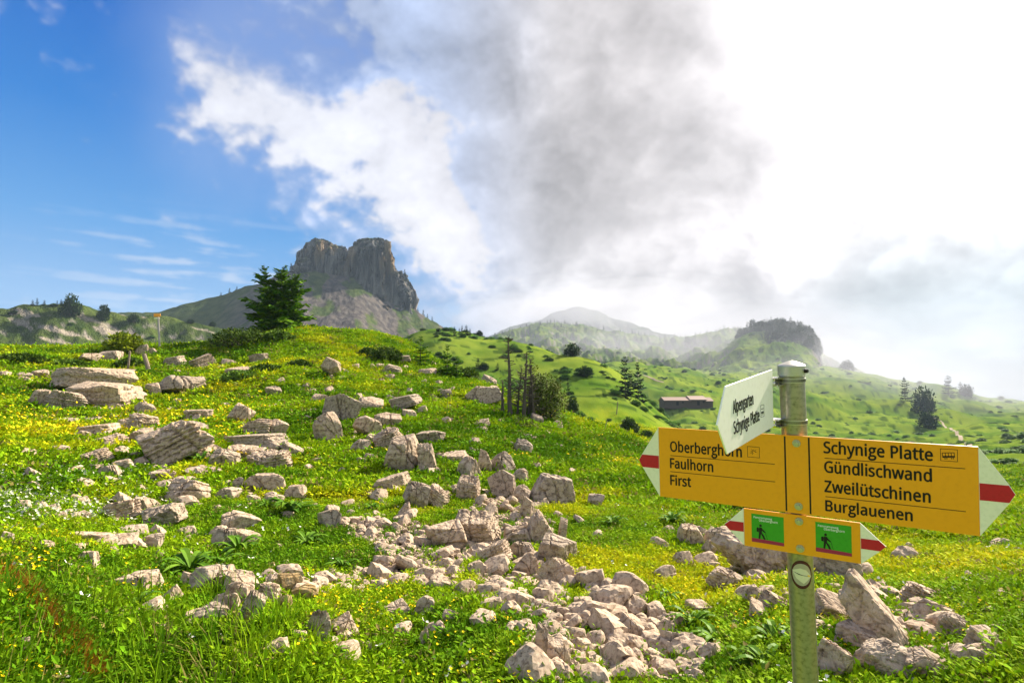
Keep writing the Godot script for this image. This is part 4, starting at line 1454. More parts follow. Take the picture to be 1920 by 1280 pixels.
func build_trees() -> void:
	M.bark = mat(lin(0.075, 0.06, 0.048), 0.95)
	M.needles = leaf_material(0.65, 0.4)
	var dark := Color(0.035, 0.11, 0.008)
	var tip := Color(0.19, 0.33, 0.012)
	# the solitary spruce on the knoll
	var p := spot(515, 621)
	var s := p.distance_to(EYE) / FOCAL
	var parts := spruce(5, 124.0 * s, 118.0 * s, 16, 9, 9, [[-0.75, 0.2, 124.0 * s, 0.6, 0.0], [0.25, -0.2, 121.0 * s, 1.15, 0.0], [1.3, 0.3, 104.0 * s, 0.8, 0.0]], dark, tip, 0.09)
	plant_tree("spruce_tree", parts, p - Vector3(0, 0.15, 0), "solitary bushy green spruce with a double top on the grassy knoll", "tree")
	# two young spruces on the crest and their neighbours
	for q in [[788, 688, 64, 42, "young bright spruce on the crest, left of the two below the green ridge"], [838, 708, 68, 42, "young spruce on the crest with a fuller crown, right of the two"], [856, 712, 50, 36, "short young spruce pressed against the right one on the crest"]]:
		p = spot(q[0], q[1])
		s = p.distance_to(EYE) / FOCAL
		parts = spruce(q[0], q[2] * s, q[3] * s, 12, 7, 6, [[0.0, 0.0, q[2] * s, 1.0, 0.0]], dark * 1.2, tip * 1.1, 0.04, 1.45)
		plant_tree("spruce_tree", parts, p - Vector3(0, 0.1, 0), q[4], "tree")
	# the yellow-green dwarf spruce at the left
	p = spot(231, 664)
	s = p.distance_to(EYE) / FOCAL
	parts = bush(21, 58 * s, 36 * s, 60, 22, 6.5 * s, Color(0.05, 0.10, 0.008), Color(0.24, 0.28, 0.015))
	plant_tree("dwarf_spruce", parts, p, "small yellow-green dwarf spruce on the crest by the distant signpost", "tree")
	# shrubs
	for q in [
		[455, 652, 112, 34, "dark flat juniper mat beneath the solitary spruce", 0.7], [520, 640, 60, 18, "low green shrub right around the solitary spruce's foot", 1.2], [722, 676, 62, 26, "dark spreading shrub on the upper meadow under the peak", 0.8],
		[690, 668, 34, 16, "small dark shrub left of the spreading one", 0.8], [875, 712, 44, 22, "shrub below the right young spruce", 1.0], [840, 705, 46, 18, "low leafy shrub under the two young spruces", 1.1], [1180, 812, 30, 26, "round dark bush on the crest right of the dead trees", 0.8],
		[1073, 775, 22, 28, "narrow dark bush behind the leafy dead-wood thicket", 0.8], [130, 690, 54, 12, "flat green mat above the biggest rock pile", 1.2], [40, 682, 66, 14, "flat dark mat on the far left meadow", 0.8],
		[245, 690, 52, 14, "dark mat at the foot of the short fence posts", 0.7], [500, 698, 60, 14, "dark mat on the slope below the knoll", 0.9], [455, 712, 70, 16, "bright mat on the slope left of the knoll", 1.6], [560, 690, 44, 14, "dark mat near the upright fin stone", 0.8],
		[1340, 945, 70, 26, "brownish heath mat just under the yellow board", 0.9], [1400, 958, 70, 22, "brownish heath mat nearer the post", 0.9], [1270, 915, 60, 22, "heath mat beside the left arrow tip", 1.0],
	]:
		p = spot(q[0], q[1])
		s = p.distance_to(EYE) / FOCAL
		parts = bush(int(q[0]), q[2] * s, q[3] * s * 1.15, int(34.0 * q[2] / q[3]) + 40, 22, maxf(4.6 * s, 0.04), Color(0.030, 0.075, 0.010) * q[5], Color(0.10, 0.155, 0.016) * q[5])
		var o := thing("shrub", p - Vector3(0, 0.05, 0))
		put("stem", parts[0], M.bark, o)
		put("foliage", parts[1], M.needles, o)
		tag(o, q[4], "shrub", "low shrubs of the upper meadow" if q[0] < 1250 else "heath mats by the signpost")
	build_dead_trees()
	# far trees: three conifers and two leafy crowns, copied
	var con := []
	for i in 3: con.append(spruce(600 + i, 1.0, 0.62, 15, 8, 4, [[0.0, 0.0, 1.0, 1.0, 0.0]], Color(0.010, 0.028, 0.012), Color(0.030, 0.062, 0.016), 0.03, 1.5))
	var dec := []
	for i in 2: dec.append(bush(700 + i, 1.0, 1.0, 54, 24, 0.125, Color(0.011, 0.030, 0.011), Color(0.034, 0.070, 0.016)))
	var n := 0
	for q in FAR_TREES:
		n += 1
		p = spot(q[0], q[1], 46.0)
		if q[0] > 430 and q[0] < 480: p = peak_spot((q[0] - 660) * 0.49, -2.0)
		if q[0] > 770 and q[0] < 810: p = peak_spot((q[0] - 660) * 0.475, -2.0)
		s = p.distance_to(EYE) / FOCAL
		var kind: Array = con[n % 3] if q[4] == "c" else dec[n % 2]
		var wide: float = q[3] * s * (1.5 if q[4] == "c" else 1.1)
		plant_tree("conifer" if q[4] == "c" else "leafy_tree", kind, p - Vector3(0, q[2] * s * 0.04, 0), q[5], "tree", "distant trees on the ridges", Vector3(wide, q[2] * s * 1.06, wide), n * 1.7)
	# small trees clinging to the rock peak
	var pc := -1
	for q in [[-52.5, 2.0, 7.5], [-47.0, 6.0, 4.0], [-38.0, -6.0, 3.0], [-26.0, -5.0, 2.6], [-18.0, -4.0, 2.4], [4.0, -2.0, 4.0], [9.0, 0.0, 3.0], [13.0, 1.0, 3.4], [18.0, 0.0, 3.6], [22.0, 1.0, 3.0], [33.0, 0.0, 6.0], [38.0, 2.0, 5.0], [42.0, 3.0, 5.5], [45.0, 4.0, 5.0]]:
		n += 1
		pc += 1
		p = peak_spot(q[0], q[1])
		plant_tree("conifer", con[n % 3], p - Vector3(0, 0.5, 0), "little dark conifer on the rock peak, %s counted from the blue sky side" % ["first", "second", "third", "fourth", "fifth", "sixth", "seventh", "eighth", "ninth", "tenth", "eleventh", "twelfth", "thirteenth", "fourteenth"][pc], "tree", "conifers on the rock peak", Vector3(q[2] * 0.8, q[2], q[2] * 0.8), n * 1.3)
	# the wood on the right-hand hill, and scattered growth on the far slopes
	var wood := []
	var r2 := RandomNumberGenerator.new()
	r2.seed = 99
	for i in 520:
		var px := r2.randf_range(1385, 1543)
		var hh: Dictionary = hills[2]
		var a := az_of(px)
		var t := pow(r2.randf(), 1.2)
		if px < 1440 and t > 0.35 + 0.3 * nv2.get_noise_1d(px): continue
		var rr: float = hh.r - hh.front * 0.30 * t + r2.randf_range(0.0, 30.0) * (1.0 - t)
		var x := sin(a) * rr
		var z := -cos(a) * rr
		var y := hill_at(hh, a, rr)
		if y < 5.0: continue
		var k := r2.randf_range(4.5, 9.0) + (5.0 if r2.randf() < 0.12 else 0.0)
		wood.append([Transform3D(Basis(Vector3.UP, r2.randf() * TAU).scaled(Vector3(k * 0.62, k, k * 0.62)), Vector3(x, y - 0.4, z)), Color.WHITE])
	scatter("wood", [con[0][1], con[1][1], dec[0][1]], M.needles, wood, "dense dark wood covering the top of the right-hand hill", "wood")
	var low := []
	for i in 4200:
		var a := r2.randf_range(-0.72, 0.80)
		var rr := exp(r2.randf_range(log(58.0), log(700.0)))
		var x := sin(a) * rr
		var z := -cos(a) * rr
		if nv2.get_noise_2d(x * 0.9 + 300.0, z * 0.9) + 0.3 * nv2.get_noise_2d(x * 4.0, z * 4.0) < 0.02: continue
		var y := surface_at(x, z)
		var k := r2.randf_range(0.35, 1.0) * sqrt(rr / 60.0)
		var g := r2.randf_range(2.2, 6.0)
		low.append([Transform3D(Basis(Vector3.UP, r2.randf() * TAU).scaled(Vector3(k * 1.4, k * r2.randf_range(0.5, 0.95), k * 1.4)), Vector3(x, y - k * 0.1, z)), Color(g * 1.15, g, g * 0.8)])
	scatter("dwarf_shrubs", [dec[0][1], dec[1][1]], M.needles, low, "low dwarf shrubs dotting the distant slopes", "shrubs")
	var crest := []
	for i in 260:
		var hh: Dictionary = hills[1]
		var px := r2.randf_range(940, 1400)
		if nv2.get_noise_1d(px * 1.2) < 0.0: continue
		var a := az_of(px)
		var rr: float = hh.r - hh.front * 0.12 * pow(r2.randf(), 2.0)
		var k := r2.randf_range(3.0, 7.0)
		crest.append([Transform3D(Basis(Vector3.UP, r2.randf() * TAU).scaled(Vector3(k * 0.75, k, k * 0.75)), Vector3(sin(a) * rr, hill_at(hh, a, rr) - 0.3, -cos(a) * rr)), Color.WHITE])
	scatter("far_woods", [con[0][1], con[2][1]], M.needles, crest, "hazy far-off trees along the skyline of the far hill", "trees")

func build_dead_trees() -> void:
	M.deadwood = mat(lin(0.085, 0.07, 0.058), 0.95)
	var list := [
		[957, 783, 151, 5.5, -2, "tallest bare dead trunk with a broken needle-thin top"], [942, 778, 66, 4.5, 0, "short snapped dead stump left of the tall bare trunk"], [980, 788, 128, 5.0, 4, "dead trunk hung with pale dry twigs in the middle of the thicket"],
		[968, 782, 92, 3.0, 5, "thin dead stem between the two tall trunks"], [991, 786, 102, 4.0, 3, "leaning dead stem close to the leafy side of the thicket"], [1002, 790, 118, 4.0, -4, "dead stem inside the leafy side of the thicket"],
	]
	for q in list:
		var p := spot(q[0], q[1])
		var s := p.distance_to(EYE) / FOCAL
		var r := RandomNumberGenerator.new()
		r.seed = int(q[0])
		var h: float = q[2] * s
		var o := thing("dead_tree", p)
		var st := start()
		var pts := []; var rad := []
		for i in 9:
			var t := i / 8.0
			pts.append(Vector3(q[4] * s * t * 2.0 + r.randf_range(-1, 1) * s, h * t - 0.25 * (1.0 - t), r.randf_range(-1, 1) * s))
			rad.append(q[3] * s * lerpf(1.25 if i == 0 else 1.0, 0.16, t))
		if h < 80 * s: rad[8] = rad[7] * 0.5
		tube(st, pts, rad, 8)
		put("trunk", finish(st), M.deadwood, o)
		var tw := start()
		var count := 6 if h < 80 * s else 80
		for i in count:
			var t := r.randf_range(0.3, 0.98)
			var at: Vector3 = (pts[int(t * 7.99)] as Vector3).lerp(pts[int(t * 7.99) + 1], fmod(t * 8.0, 1.0))
			var a := r.randf() * TAU
			var l := s * r.randf_range(6, 24) * (1.2 - 0.8 * t)
			var d := Vector3(cos(a), r.randf_range(-0.35, 0.6), sin(a))
			var m := at + d * l * 0.6
			var e := m + Vector3(d.x, d.y + r.randf_range(-0.5, 0.8), d.z) * l * 0.5
			tube(tw, [at, m, e], [s * 1.0, s * 0.7, s * 0.25], 3)
			for k in 3:
				var b := r.randf() * TAU
				var f := at.lerp(m, r.randf()) if k == 0 else m.lerp(e, r.randf())
				tube(tw, [f, f + Vector3(cos(b), r.randf_range(-0.3, 0.8), sin(b)) * l * 0.35], [s * 0.55, s * 0.2], 3)
		put("twigs", finish(tw), M.deadwood, o)
		tag(o, q[5], "dead tree", "dead trees on the crest")
	var p := spot(1025, 788)
	var s := p.distance_to(EYE) / FOCAL
	plant_tree("pine_shrub", bush(31, 76 * s, 100 * s, 110, 24, 5.0 * s, Color(0.022, 0.055, 0.010), Color(0.13, 0.15, 0.02)), p, "leafy half-dead pine bush growing right of the dead trunks", "tree")
	p = spot(1002, 782)
	plant_tree("pine_shrub", bush(32, 30 * s, 128 * s, 44, 20, 5.0 * s, Color(0.03, 0.07, 0.010), Color(0.16, 0.17, 0.02)), p, "narrow green pine top rising among the dead trunks", "tree")
	p = spot(975, 800)
	plant_tree("pine_shrub", bush(33, 84 * s, 20 * s, 40, 16, 3.6 * s, Color(0.022, 0.055, 0.010), Color(0.13, 0.15, 0.02)), p, "low leafy growth in the shade under the dead trunks", "shrub")

# broad-leaved plants: rosettes of long leaves, one thing each
func rosette(sd: int, n: int, l: float, w: float, lift: float) -> ArrayMesh:
	var r := RandomNumberGenerator.new()
	r.seed = sd
	var st := start()
	for i in n:
		var a := i * 2.399 + r.randf_range(-0.3, 0.3)
		var out := Vector3(cos(a), 0, sin(a))
		var side := Vector3(-sin(a), 0, cos(a))
		var k := l * r.randf_range(0.65, 1.15)
		var up := lift * r.randf_range(0.5, 1.4)
		var pts := []
		for j in 6:
			var t := j / 5.0
			pts.append(Vector3(0, 0.02 + 0.25 * l * float(i) / n, 0) + out * k * t + Vector3(0, k * (up * t - (up * 0.75) * t * t), 0))
		st.set_color(Color(0.055, 0.135, 0.012).lerp(Color(0.12, 0.22, 0.02), r.randf()))
		for j in 5:
			var w0: float = w * sin(PI * clampf(j / 5.0 * 0.92 + 0.05, 0, 1))
			var w1: float = w * sin(PI * clampf((j + 1) / 5.0 * 0.92 + 0.05, 0, 1))
			var dip0 := Vector3(0, -w0 * 0.35, 0)
			var dip1 := Vector3(0, -w1 * 0.35, 0)
			for sgn in [-1.0, 1.0]:
				var q0: Vector3 = pts[j] + side * w0 * sgn - dip0
				var q1: Vector3 = pts[j + 1] + side * w1 * sgn - dip1
				for v in [pts[j], q0, pts[j + 1], q0, q1, pts[j + 1]]: st.add_vertex(v)
	return finish(st)

func build_plants() -> void:
	var kinds := []
	for i in 4: kinds.append(rosette(40 + i, 13 + i * 2, 1.0, 0.13, 1.3))
	var list := [
		[355, 1078, 92, "largest broad-leaved clump, standing left of the long pink boulder"], [300, 1082, 44, "small broad-leaved plant left of the largest clump"], [445, 1040, 76, "dark broad-leaved clump above the pink boulder row"], [415, 1062, 60, "broad-leaved plant between the dark clump and the largest one"],
		[185, 1180, 60, "pale spear-leaved plant in the near left grass"], [545, 965, 78, "broad-leaved clump right of the dark-roofed boulder"], [500, 955, 46, "small broad-leaved plant just above the dark-roofed boulder"], [575, 1025, 62, "dark leafy rosette in the meadow left of the scree"],
		[640, 1070, 60, "broad-leaved plant where the scree's arms part"], [870, 925, 58, "leafy plant in the gap above the scree's head"], [375, 872, 46, "bright leaves growing on the foot of the big striped block"], [775, 908, 40, "leafy plant next to the pale flat slab"],
		[1260, 985, 60, "leafy clump on the green slope left of the small sign"], [1150, 985, 44, "leafy plant in the middle of the green slope"], [1300, 1180, 74, "broad-leaved plant in the lush slope right of the scree"], [1345, 1215, 80, "broad-leaved plant in the lush slope beside the pale split stone"],
		[1455, 1215, 84, "tall leafy plant pressed against the post"], [1440, 1265, 92, "tall leafy plant at the bottom edge beside the post"], [1250, 1130, 50, "leafy plant in the grass right of the scree's top"], [1755, 1185, 50, "leafy plant between the rocks of the right slope"], [1400, 1250, 70, "broad-leaved plant at the bottom edge left of the post"],
		[1090, 860, 34, "leafy plant on the sunlit slope below the dead trees"], [1180, 875, 32, "leafy plant near the crest left of the yellow board"], [980, 830, 34, "leafy plant in the shade below the dead trees"], [700, 960, 44, "leafy plant left of the crumbling boulder"], [620, 1240, 60, "leafy plant in front of the block standing on edge"],
		[250, 1150, 60, "leafy plant in the tall grass under the pitted boulder"], [105, 1160, 60, "leafy plant close to the trail bank"],
	]
	var n := 0
	for q in list:
		n += 1
		var p := spot(q[0], q[1])
		var s := p.distance_to(EYE) / FOCAL
		var k: float = q[2] * s * 0.55
		var o := put("leafy_plant", kinds[n % 4], M.plant, self, Transform3D(Basis(Vector3.UP, n * 1.9).scaled(Vector3(k, k * 0.9, k)), p))
		tag(o, q[3], "plant", "broad-leaved plants in the meadow")

# ---------------------------------------------------------------- the signpost and other small things
func plate(pts: Array, thick: float, z0 := 0.0) -> ArrayMesh:
	# a flat sheet with a slightly rounded rim; pts run anticlockwise seen from +z
	var st := start()
	var n := pts.size()
	var c := Vector2.ZERO
	for q in pts: c += Vector2(q[0], q[1]) / n
	var e := thick * 0.25
	var f := []; var m := []; var b := []; var k := []
	for q in pts:
		var v := Vector2(q[0], q[1])
		var inn := v + (c - v).normalized() * e
		f.append(Vector3(inn.x, inn.y, z0 + thick)); m.append(Vector3(v.x, v.y, z0 + thick - e)); b.append(Vector3(v.x, v.y, z0 + e)); k.append(Vector3(inn.x, inn.y, z0))
	for i in range(1, n - 1):
		for v in [f[0], f[i + 1], f[i], k[0], k[i], k[i + 1]]: st.add_vertex(v)
	for i in n:
		var j := (i + 1) % n
		for pr in [[f, m], [m, b], [b, k]]:
			for v in [pr[0][i], pr[0][j], pr[1][i], pr[0][j], pr[1][j], pr[1][i]]: st.add_vertex(v)
	return finish(st)

func words(text: String, high: float, wide: float, font: Font, m: Material, parent: Node, at: Vector3, called := "lettering", turn := Basis()) -> void:
	# high: height of a capital; wide: length of the line; at: its lower left corner
	var t := TextMesh.new()
	t.text = text
	t.font = font
	t.font_size = 64
	t.pixel_size = high / (64.0 * 0.714)
	t.depth = 0.0006
	t.curve_step = 1.0
	t.horizontal_alignment = HORIZONTAL_ALIGNMENT_LEFT
	t.vertical_alignment = VERTICAL_ALIGNMENT_BOTTOM
	var box := t.get_aabb()
	var s := wide / maxf(box.size.x, 0.001)
	var thick := SurfaceTool.new()
	thick.begin(Mesh.PRIMITIVE_TRIANGLES)
	var e := high * 0.034
	for q in [[-e, 0.0, 0.0], [e, 0.0, 0.00008], [0.0, e * 0.8, 0.00016], [0.0, -e * 0.8, 0.00024]]: thick.append_from(t, 0, Transform3D(Basis(), Vector3(q[0], q[1], q[2])))
	var o := put(called, thick.commit(), m, parent)
	# the baseline: measure the part below it on letters that hang down
	var base := TextMesh.new()
	base.text = "H"; base.font = font; base.font_size = 64; base.pixel_size = t.pixel_size; base.depth = 0.0006
	base.vertical_alignment = VERTICAL_ALIGNMENT_BOTTOM
	var b2 := base.get_aabb()
	o.transform = Transform3D(turn * Basis.from_scale(Vector3(s, high / b2.size.y, 1.0)), at + turn * Vector3(-box.position.x * s, -b2.position.y * high / b2.size.y, 0))

func bar(x0: float, y0: float, x1: float, y1: float, w: float, z: float, d := 0.0005) -> ArrayMesh:
	var n := (Vector2(x1, y1) - Vector2(x0, y0)).normalized().orthogonal() * w * 0.5
	return plate([[x0 + n.x, y0 + n.y], [x0 - n.x, y0 - n.y], [x1 - n.x, y1 - n.y], [x1 + n.x, y1 + n.y]] if n.y > 0 else [[x0 - n.x, y0 - n.y], [x0 + n.x, y0 + n.y], [x1 + n.x, y1 + n.y], [x1 - n.x, y1 - n.y]], d, z)

func bolt(parent: Node, x: float, y: float, z: float) -> void:
	var c := CylinderMesh.new()
	c.top_radius = 0.0088; c.bottom_radius = 0.0095; c.height = 0.003; c.radial_segments = 24
	var o := put("bolt", c, M.zinc, parent, Transform3D(Basis(Vector3(1, 0, 0), PI / 2), Vector3(x, y, z + 0.0015)))
	var hx := CylinderMesh.new()
	hx.top_radius = 0.0052; hx.bottom_radius = 0.0062; hx.height = 0.005; hx.radial_segments = 6
	put("bolt_head", hx, M.zinc, o, Transform3D(Basis(), Vector3(0, 0.0035, 0)))

func weathered(c: Color, c2: Color, sd: int, rough: float, scale: float) -> StandardMaterial3D:
	var m := mat(Color.WHITE, rough)
	m.albedo_texture = noise_tex(noise(sd, 0.02, 6), 512, [[0.0, c2], [0.35, c.lerp(c2, 0.25)], [0.6, c], [1.0, c]])
	m.uv1_triplanar = true
	m.uv1_scale = Vector3.ONE * scale
	return m

func build_signpost() -> void:
	var ex := Vector3(0.84474, -0.03344, 0.53413)
	var ey := Vector3(-0.02465, 0.99456, 0.10124)
	var ez := Vector3(-0.53461, -0.09869, 0.83932)
	var O := Vector3(0.7185, 1.426, -1.4946)
	M.yellow = weathered(lin(0.86, 0.335, 0.010), lin(0.81, 0.31, 0.010), 81, 0.38, 6.0)
	M.yellow.metallic_specular = 0.5
	M.cream = weathered(lin(0.84, 0.79, 0.66), lin(0.74, 0.69, 0.56), 82, 0.45, 8.0)
	M.white_sign = weathered(lin(0.90, 0.87, 0.82), lin(0.83, 0.79, 0.73), 83, 0.4, 5.0)
	M.red = weathered(lin(0.50, 0.022, 0.035), lin(0.42, 0.02, 0.03), 84, 0.5, 8.0)
	M.black = mat(lin(0.018, 0.015, 0.014), 0.55)
	M.green = weathered(lin(0.055, 0.33, 0.025), lin(0.045, 0.27, 0.02), 85, 0.5, 9.0)
	M.pale = mat(lin(0.72, 0.74, 0.66), 0.6)
	M.purple = mat(lin(0.33, 0.03, 0.075), 0.55)
	M.zinc = weathered(lin(0.50, 0.48, 0.44), lin(0.36, 0.34, 0.30), 86, 0.42, 30.0)
	M.zinc.metallic = 0.75
	M.steel = weathered(lin(0.34, 0.31, 0.28), lin(0.14, 0.135, 0.12), 87, 0.36, 7.0)
	M.steel.metallic = 0.7
	M.glint = mat(lin(0.62, 0.60, 0.56), 0.22)
	M.glint.metallic = 0.9
	var sans := SystemFont.new()
	sans.font_names = PackedStringArray(["Droid Sans"])

	# the post meets the ground below the boards
	var axis_up := Vector3(-0.0207, 1.0, 0.0)
	var foot_y := -1.0
	for k in 40:
		var w := O + ex * (-0.0056 - 0.0207 * foot_y) + ey * foot_y
		if w.y <= ground_at(w.x, w.z): break
		foot_y -= 0.02
	var post := Node3D.new()
	post.name = numbered("signpost")
	add_child(post, true)
	var basis := Basis(ex, ey, ez)
	post.transform = Transform3D(basis, O + basis * Vector3(-0.0056 - 0.0207 * foot_y, foot_y, 0))
	tag(post, "hiking signpost of grey steel tube with yellow and white arrow boards", "signpost")
	var at := func(y: float) -> Vector3: return Vector3(-0.0207 * (y - foot_y), y - foot_y, 0.0)
	var shift := Vector3(0.0056 + 0.0207 * foot_y, -foot_y, 0)       # from board coordinates to the post's own
	var R := 0.0293
	var st := SurfaceTool.new()
	st.begin(Mesh.PRIMITIVE_TRIANGLES)
	tube(st, [at.call(foot_y - 0.25), at.call(-0.4), at.call(0.0), at.call(0.336)], [R, R, R, R], 40)
	st.generate_normals()
	put("pole", st.commit(), M.steel, post)
	# cap with a flat cone and its screw
	var prof := [[0.0, 0.372], [0.012, 0.3685], [0.027, 0.3625], [0.0315, 0.360], [0.0322, 0.357], [0.0322, 0.334], [0.0300, 0.333]]
	var sc := start()
	for i in prof.size() - 1:
		for k in 40:
			var a := k * TAU / 40; var b := (k + 1) * TAU / 40
			var o: Vector3 = Vector3(-0.0125 + 0.0056 + 0.0207 * foot_y, 0, 0)
			var q := []
			for pr in [[i, a], [i, b], [i + 1, a], [i + 1, b]]:
				q.append(o + Vector3(cos(pr[1]) * prof[pr[0]][0], prof[pr[0]][1] - foot_y, sin(pr[1]) * prof[pr[0]][0]))
			for v in [q[0], q[1], q[2], q[1], q[3], q[2]]: sc.add_vertex(v)
	var cap := put("cap", finish(sc), M.zinc, post)
	var scr := CylinderMesh.new()
	scr.top_radius = 0.0045; scr.bottom_radius = 0.0055; scr.height = 0.009; scr.radial_segments = 12
	put("screw", scr, M.black, cap, Transform3D(Basis(Vector3(0, 0, 1), -PI / 2) * Basis(Vector3(1, 0, 0), 0.3), Vector3(-0.0125 + 0.0335, 0.346, 0.010) + shift))
	# worm-drive bands
	for y in [0.3225, 0.2195]:
		var bs := start()
		var cx: float = -0.0056 - 0.0207 * y
		var nseg := 72
		for k in nseg:
			var a := k * TAU / nseg; var b := (k + 1) * TAU / nseg
			for pr in [[0.0312, -0.0055, 0.0055]]:
				var q0 := Vector3(cos(a) * pr[0] + cx, y + pr[1], sin(a) * pr[0]) + shift
				var q1 := Vector3(cos(b) * pr[0] + cx, y + pr[1], sin(b) * pr[0]) + shift
				var up := Vector3(0, 0.011, 0)
				for v in [q0 + up, q1 + up, q0, q1 + up, q1, q0]: bs.add_vertex(v)
				var in0 := Vector3(cos(a) * 0.029 + cx, y + 0.0055, sin(a) * 0.029) + shift
				var in1 := Vector3(cos(b) * 0.029 + cx, y + 0.0055, sin(b) * 0.029) + shift
				for v in [in0, in1, q0 + up, in1, q1 + up, q0 + up]: bs.add_vertex(v)
		var band := put("clamp_band", finish(bs), M.zinc, post)
		var th := start()
		for k in 40:
			var a := k * PI / 40.0
			var mid := Vector3(cos(a), 0, sin(a))
			var sd := Vector3(-sin(a), 0, cos(a)) * 0.0006
			var c0 := Vector3(cx, y, 0) + shift + mid * 0.0316
			var u := Vector3(0, 0.0035, 0)
			for v in [c0 - sd + u, c0 + sd + u, c0 - sd - u, c0 + sd + u, c0 + sd - u, c0 - sd - u]: th.add_vertex(v)
		put("thread_slots", finish(th), M.black, band)
	# ---- the large yellow board; board coordinates start at its lower left corner
	var Z := 0.0335
	var L := Vector3(-0.3445, 0, 0) + shift
	var W := 0.6925
	var H := 0.19
	var board := put("direction_board", plate([[0, 0], [W, 0], [W, H], [0, H]], 0.004, Z), M.yellow, post, Transform3D(Basis(), L))
	var zf := Z + 0.004
	var tl := put("arrow_tip", plate([[-0.0002, 0.0], [-0.0002, H], [-0.0485, 0.1125], [-0.0582, 0.0955], [-0.0485, 0.0765]], 0.004, Z), M.cream, board)
	put("red_band", plate([[-0.0010, 0.0765], [-0.0010, 0.1115], [-0.0482, 0.1115], [-0.0576, 0.0955], [-0.0482, 0.0768]], 0.0006, zf - 0.0001), M.red, tl)
	var tr := put("arrow_tip", plate([[W + 0.0002, 0.0], [0.7425, 0.076], [0.7523, 0.0955], [0.7425, 0.114], [W + 0.0002, H]], 0.004, Z), M.cream, board)
	put("red_band", plate([[W + 0.001, 0.077], [0.7418, 0.077], [0.7516, 0.0955], [0.7418, 0.1130], [W + 0.001, 0.1130]], 0.0006, zf - 0.0001), M.red, tr)
	for l in [["Oberberghorn", 0.0321, 0.1268, 0.0272, 0.184], ["Faulhorn", 0.0308, 0.0818, 0.0264, 0.1132], ["First", 0.0303, 0.0358, 0.0264, 0.0550], ["Schynige Platte", 0.4025, 0.1530, 0.0272, 0.211], ["Gündlischwand", 0.4032, 0.1070, 0.0268, 0.2078], ["Zweilütschinen", 0.4025, 0.0606, 0.0268, 0.2055], ["Burglauenen", 0.4035, 0.0155, 0.0250, 0.171]]:
		words(l[0], l[3], l[4], sans, M.black, board, Vector3(l[1], l[2], zf + 0.0003))
	for l in [[0.0317, 0.1153, 0.2936, 0.1160], [0.0302, 0.0716, 0.2938, 0.0722], [0.4036, 0.1408, 0.6700, 0.1413], [0.4036, 0.0492, 0.6697, 0.0494]]:
		put("rule_line", bar(l[0], l[1], l[2], l[3], 0.0014, zf - 0.0001), M.black, board)
	put("divider", bar(0.3180, 0.003, 0.3176, 0.187, 0.0036, zf - 0.0001), M.black, board)
	put("divider", bar(0.3712, 0.003, 0.3707, 0.187, 0.0036, zf - 0.0001), M.black, board)
	bolt(board, 0.3435, 0.1715, zf); bolt(board, 0.3452, 0.0180, zf)
	var icon := func(x0: float, y0: float, x1: float, y1: float, called: String) -> MeshInstance3D:
		var s2 := start()
		var t := 0.0009
		for q in [[x0, y0, x1, y0 + t], [x0, y1 - t, x1, y1], [x0, y0 + t, x0 + t, y1 - t], [x1 - t, y0 + t, x1, y1 - t]]:
			s2.append_from(plate([[q[0], q[1]], [q[2], q[1]], [q[2], q[3]], [q[0], q[3]]], 0.0005, zf - 0.0001), 0, Transform3D())
		return put(called, s2.commit(), M.black, board)
	# viewpoint star in its frame
	var ic: MeshInstance3D = icon.call(0.2299, 0.1282, 0.2591, 0.1558, "viewpoint_pictogram")
	var s3 := start()
	for k in 7:
		var a := deg_to_rad(-80.0 + k * 38.0) + PI * 0.5
		var l: float = [0.009, 0.0105, 0.008, 0.010, 0.0085, 0.0105, 0.009][k]
		s3.append_from(plate([[0.2452 + cos(a) * 0.0028 + sin(a) * 0.0008, 0.1418 + sin(a) * 0.0028 - cos(a) * 0.0008], [0.2452 + cos(a) * l, 0.1418 + sin(a) * l], [0.2452 + cos(a) * 0.0028 - sin(a) * 0.0008, 0.1418 + sin(a) * 0.0028 + cos(a) * 0.0008]], 0.0005, zf - 0.0001), 0, Transform3D())
	put("star", s3.commit(), M.black, ic)
	# railway car in its frame
	ic = icon.call(0.6274, 0.1545, 0.6577, 0.1812, "railway_pictogram")
	s3 = start()
	var tilt := Transform3D(Basis(Vector3(0, 0, 1), 0.10), Vector3(0.6312, 0.1615, 0))
	s3.append_from(plate([[0, 0.0], [0.0220, 0.0], [0.0220, 0.0038], [0, 0.0038]], 0.0005, zf - 0.0001), 0, tilt)
	s3.append_from(plate([[0, 0.0098], [0.0220, 0.0098], [0.0220, 0.0110], [0, 0.0110]], 0.0005, zf - 0.0001), 0, tilt)
	for k in 5:
		var x := 0.0052 * k
		s3.append_from(plate([[x, 0.0038], [x + 0.0011, 0.0038], [x + 0.0011, 0.0098], [x, 0.0098]], 0.0005, zf - 0.0001), 0, tilt)
	for x in [0.003, 0.0063, 0.0145, 0.0178]:
		s3.append_from(plate([[x, -0.0032], [x + 0.0022, -0.0032], [x + 0.0022, -0.001], [x, -0.001]], 0.0005, zf - 0.0001), 0, tilt)
	put("railway_car", s3.commit(), M.black, ic)
	# ---- the small board below, in the same plane
	var x0 := -0.1265; var x1 := 0.1290; var y0 := -0.0992; var y1 := -0.0036
	var sb := put("theme_board", plate([[x0, y0], [x1, y0], [x1, y1], [x0, y1]], 0.004, Z), M.yellow, post, Transform3D(Basis(), shift))
	tl = put("arrow_tip", plate([[x0 - 0.0002, y0], [x0 - 0.0002, y1], [-0.1622, -0.0400], [-0.1752, -0.0517], [-0.1622, -0.0650]], 0.004, Z), M.cream, sb)
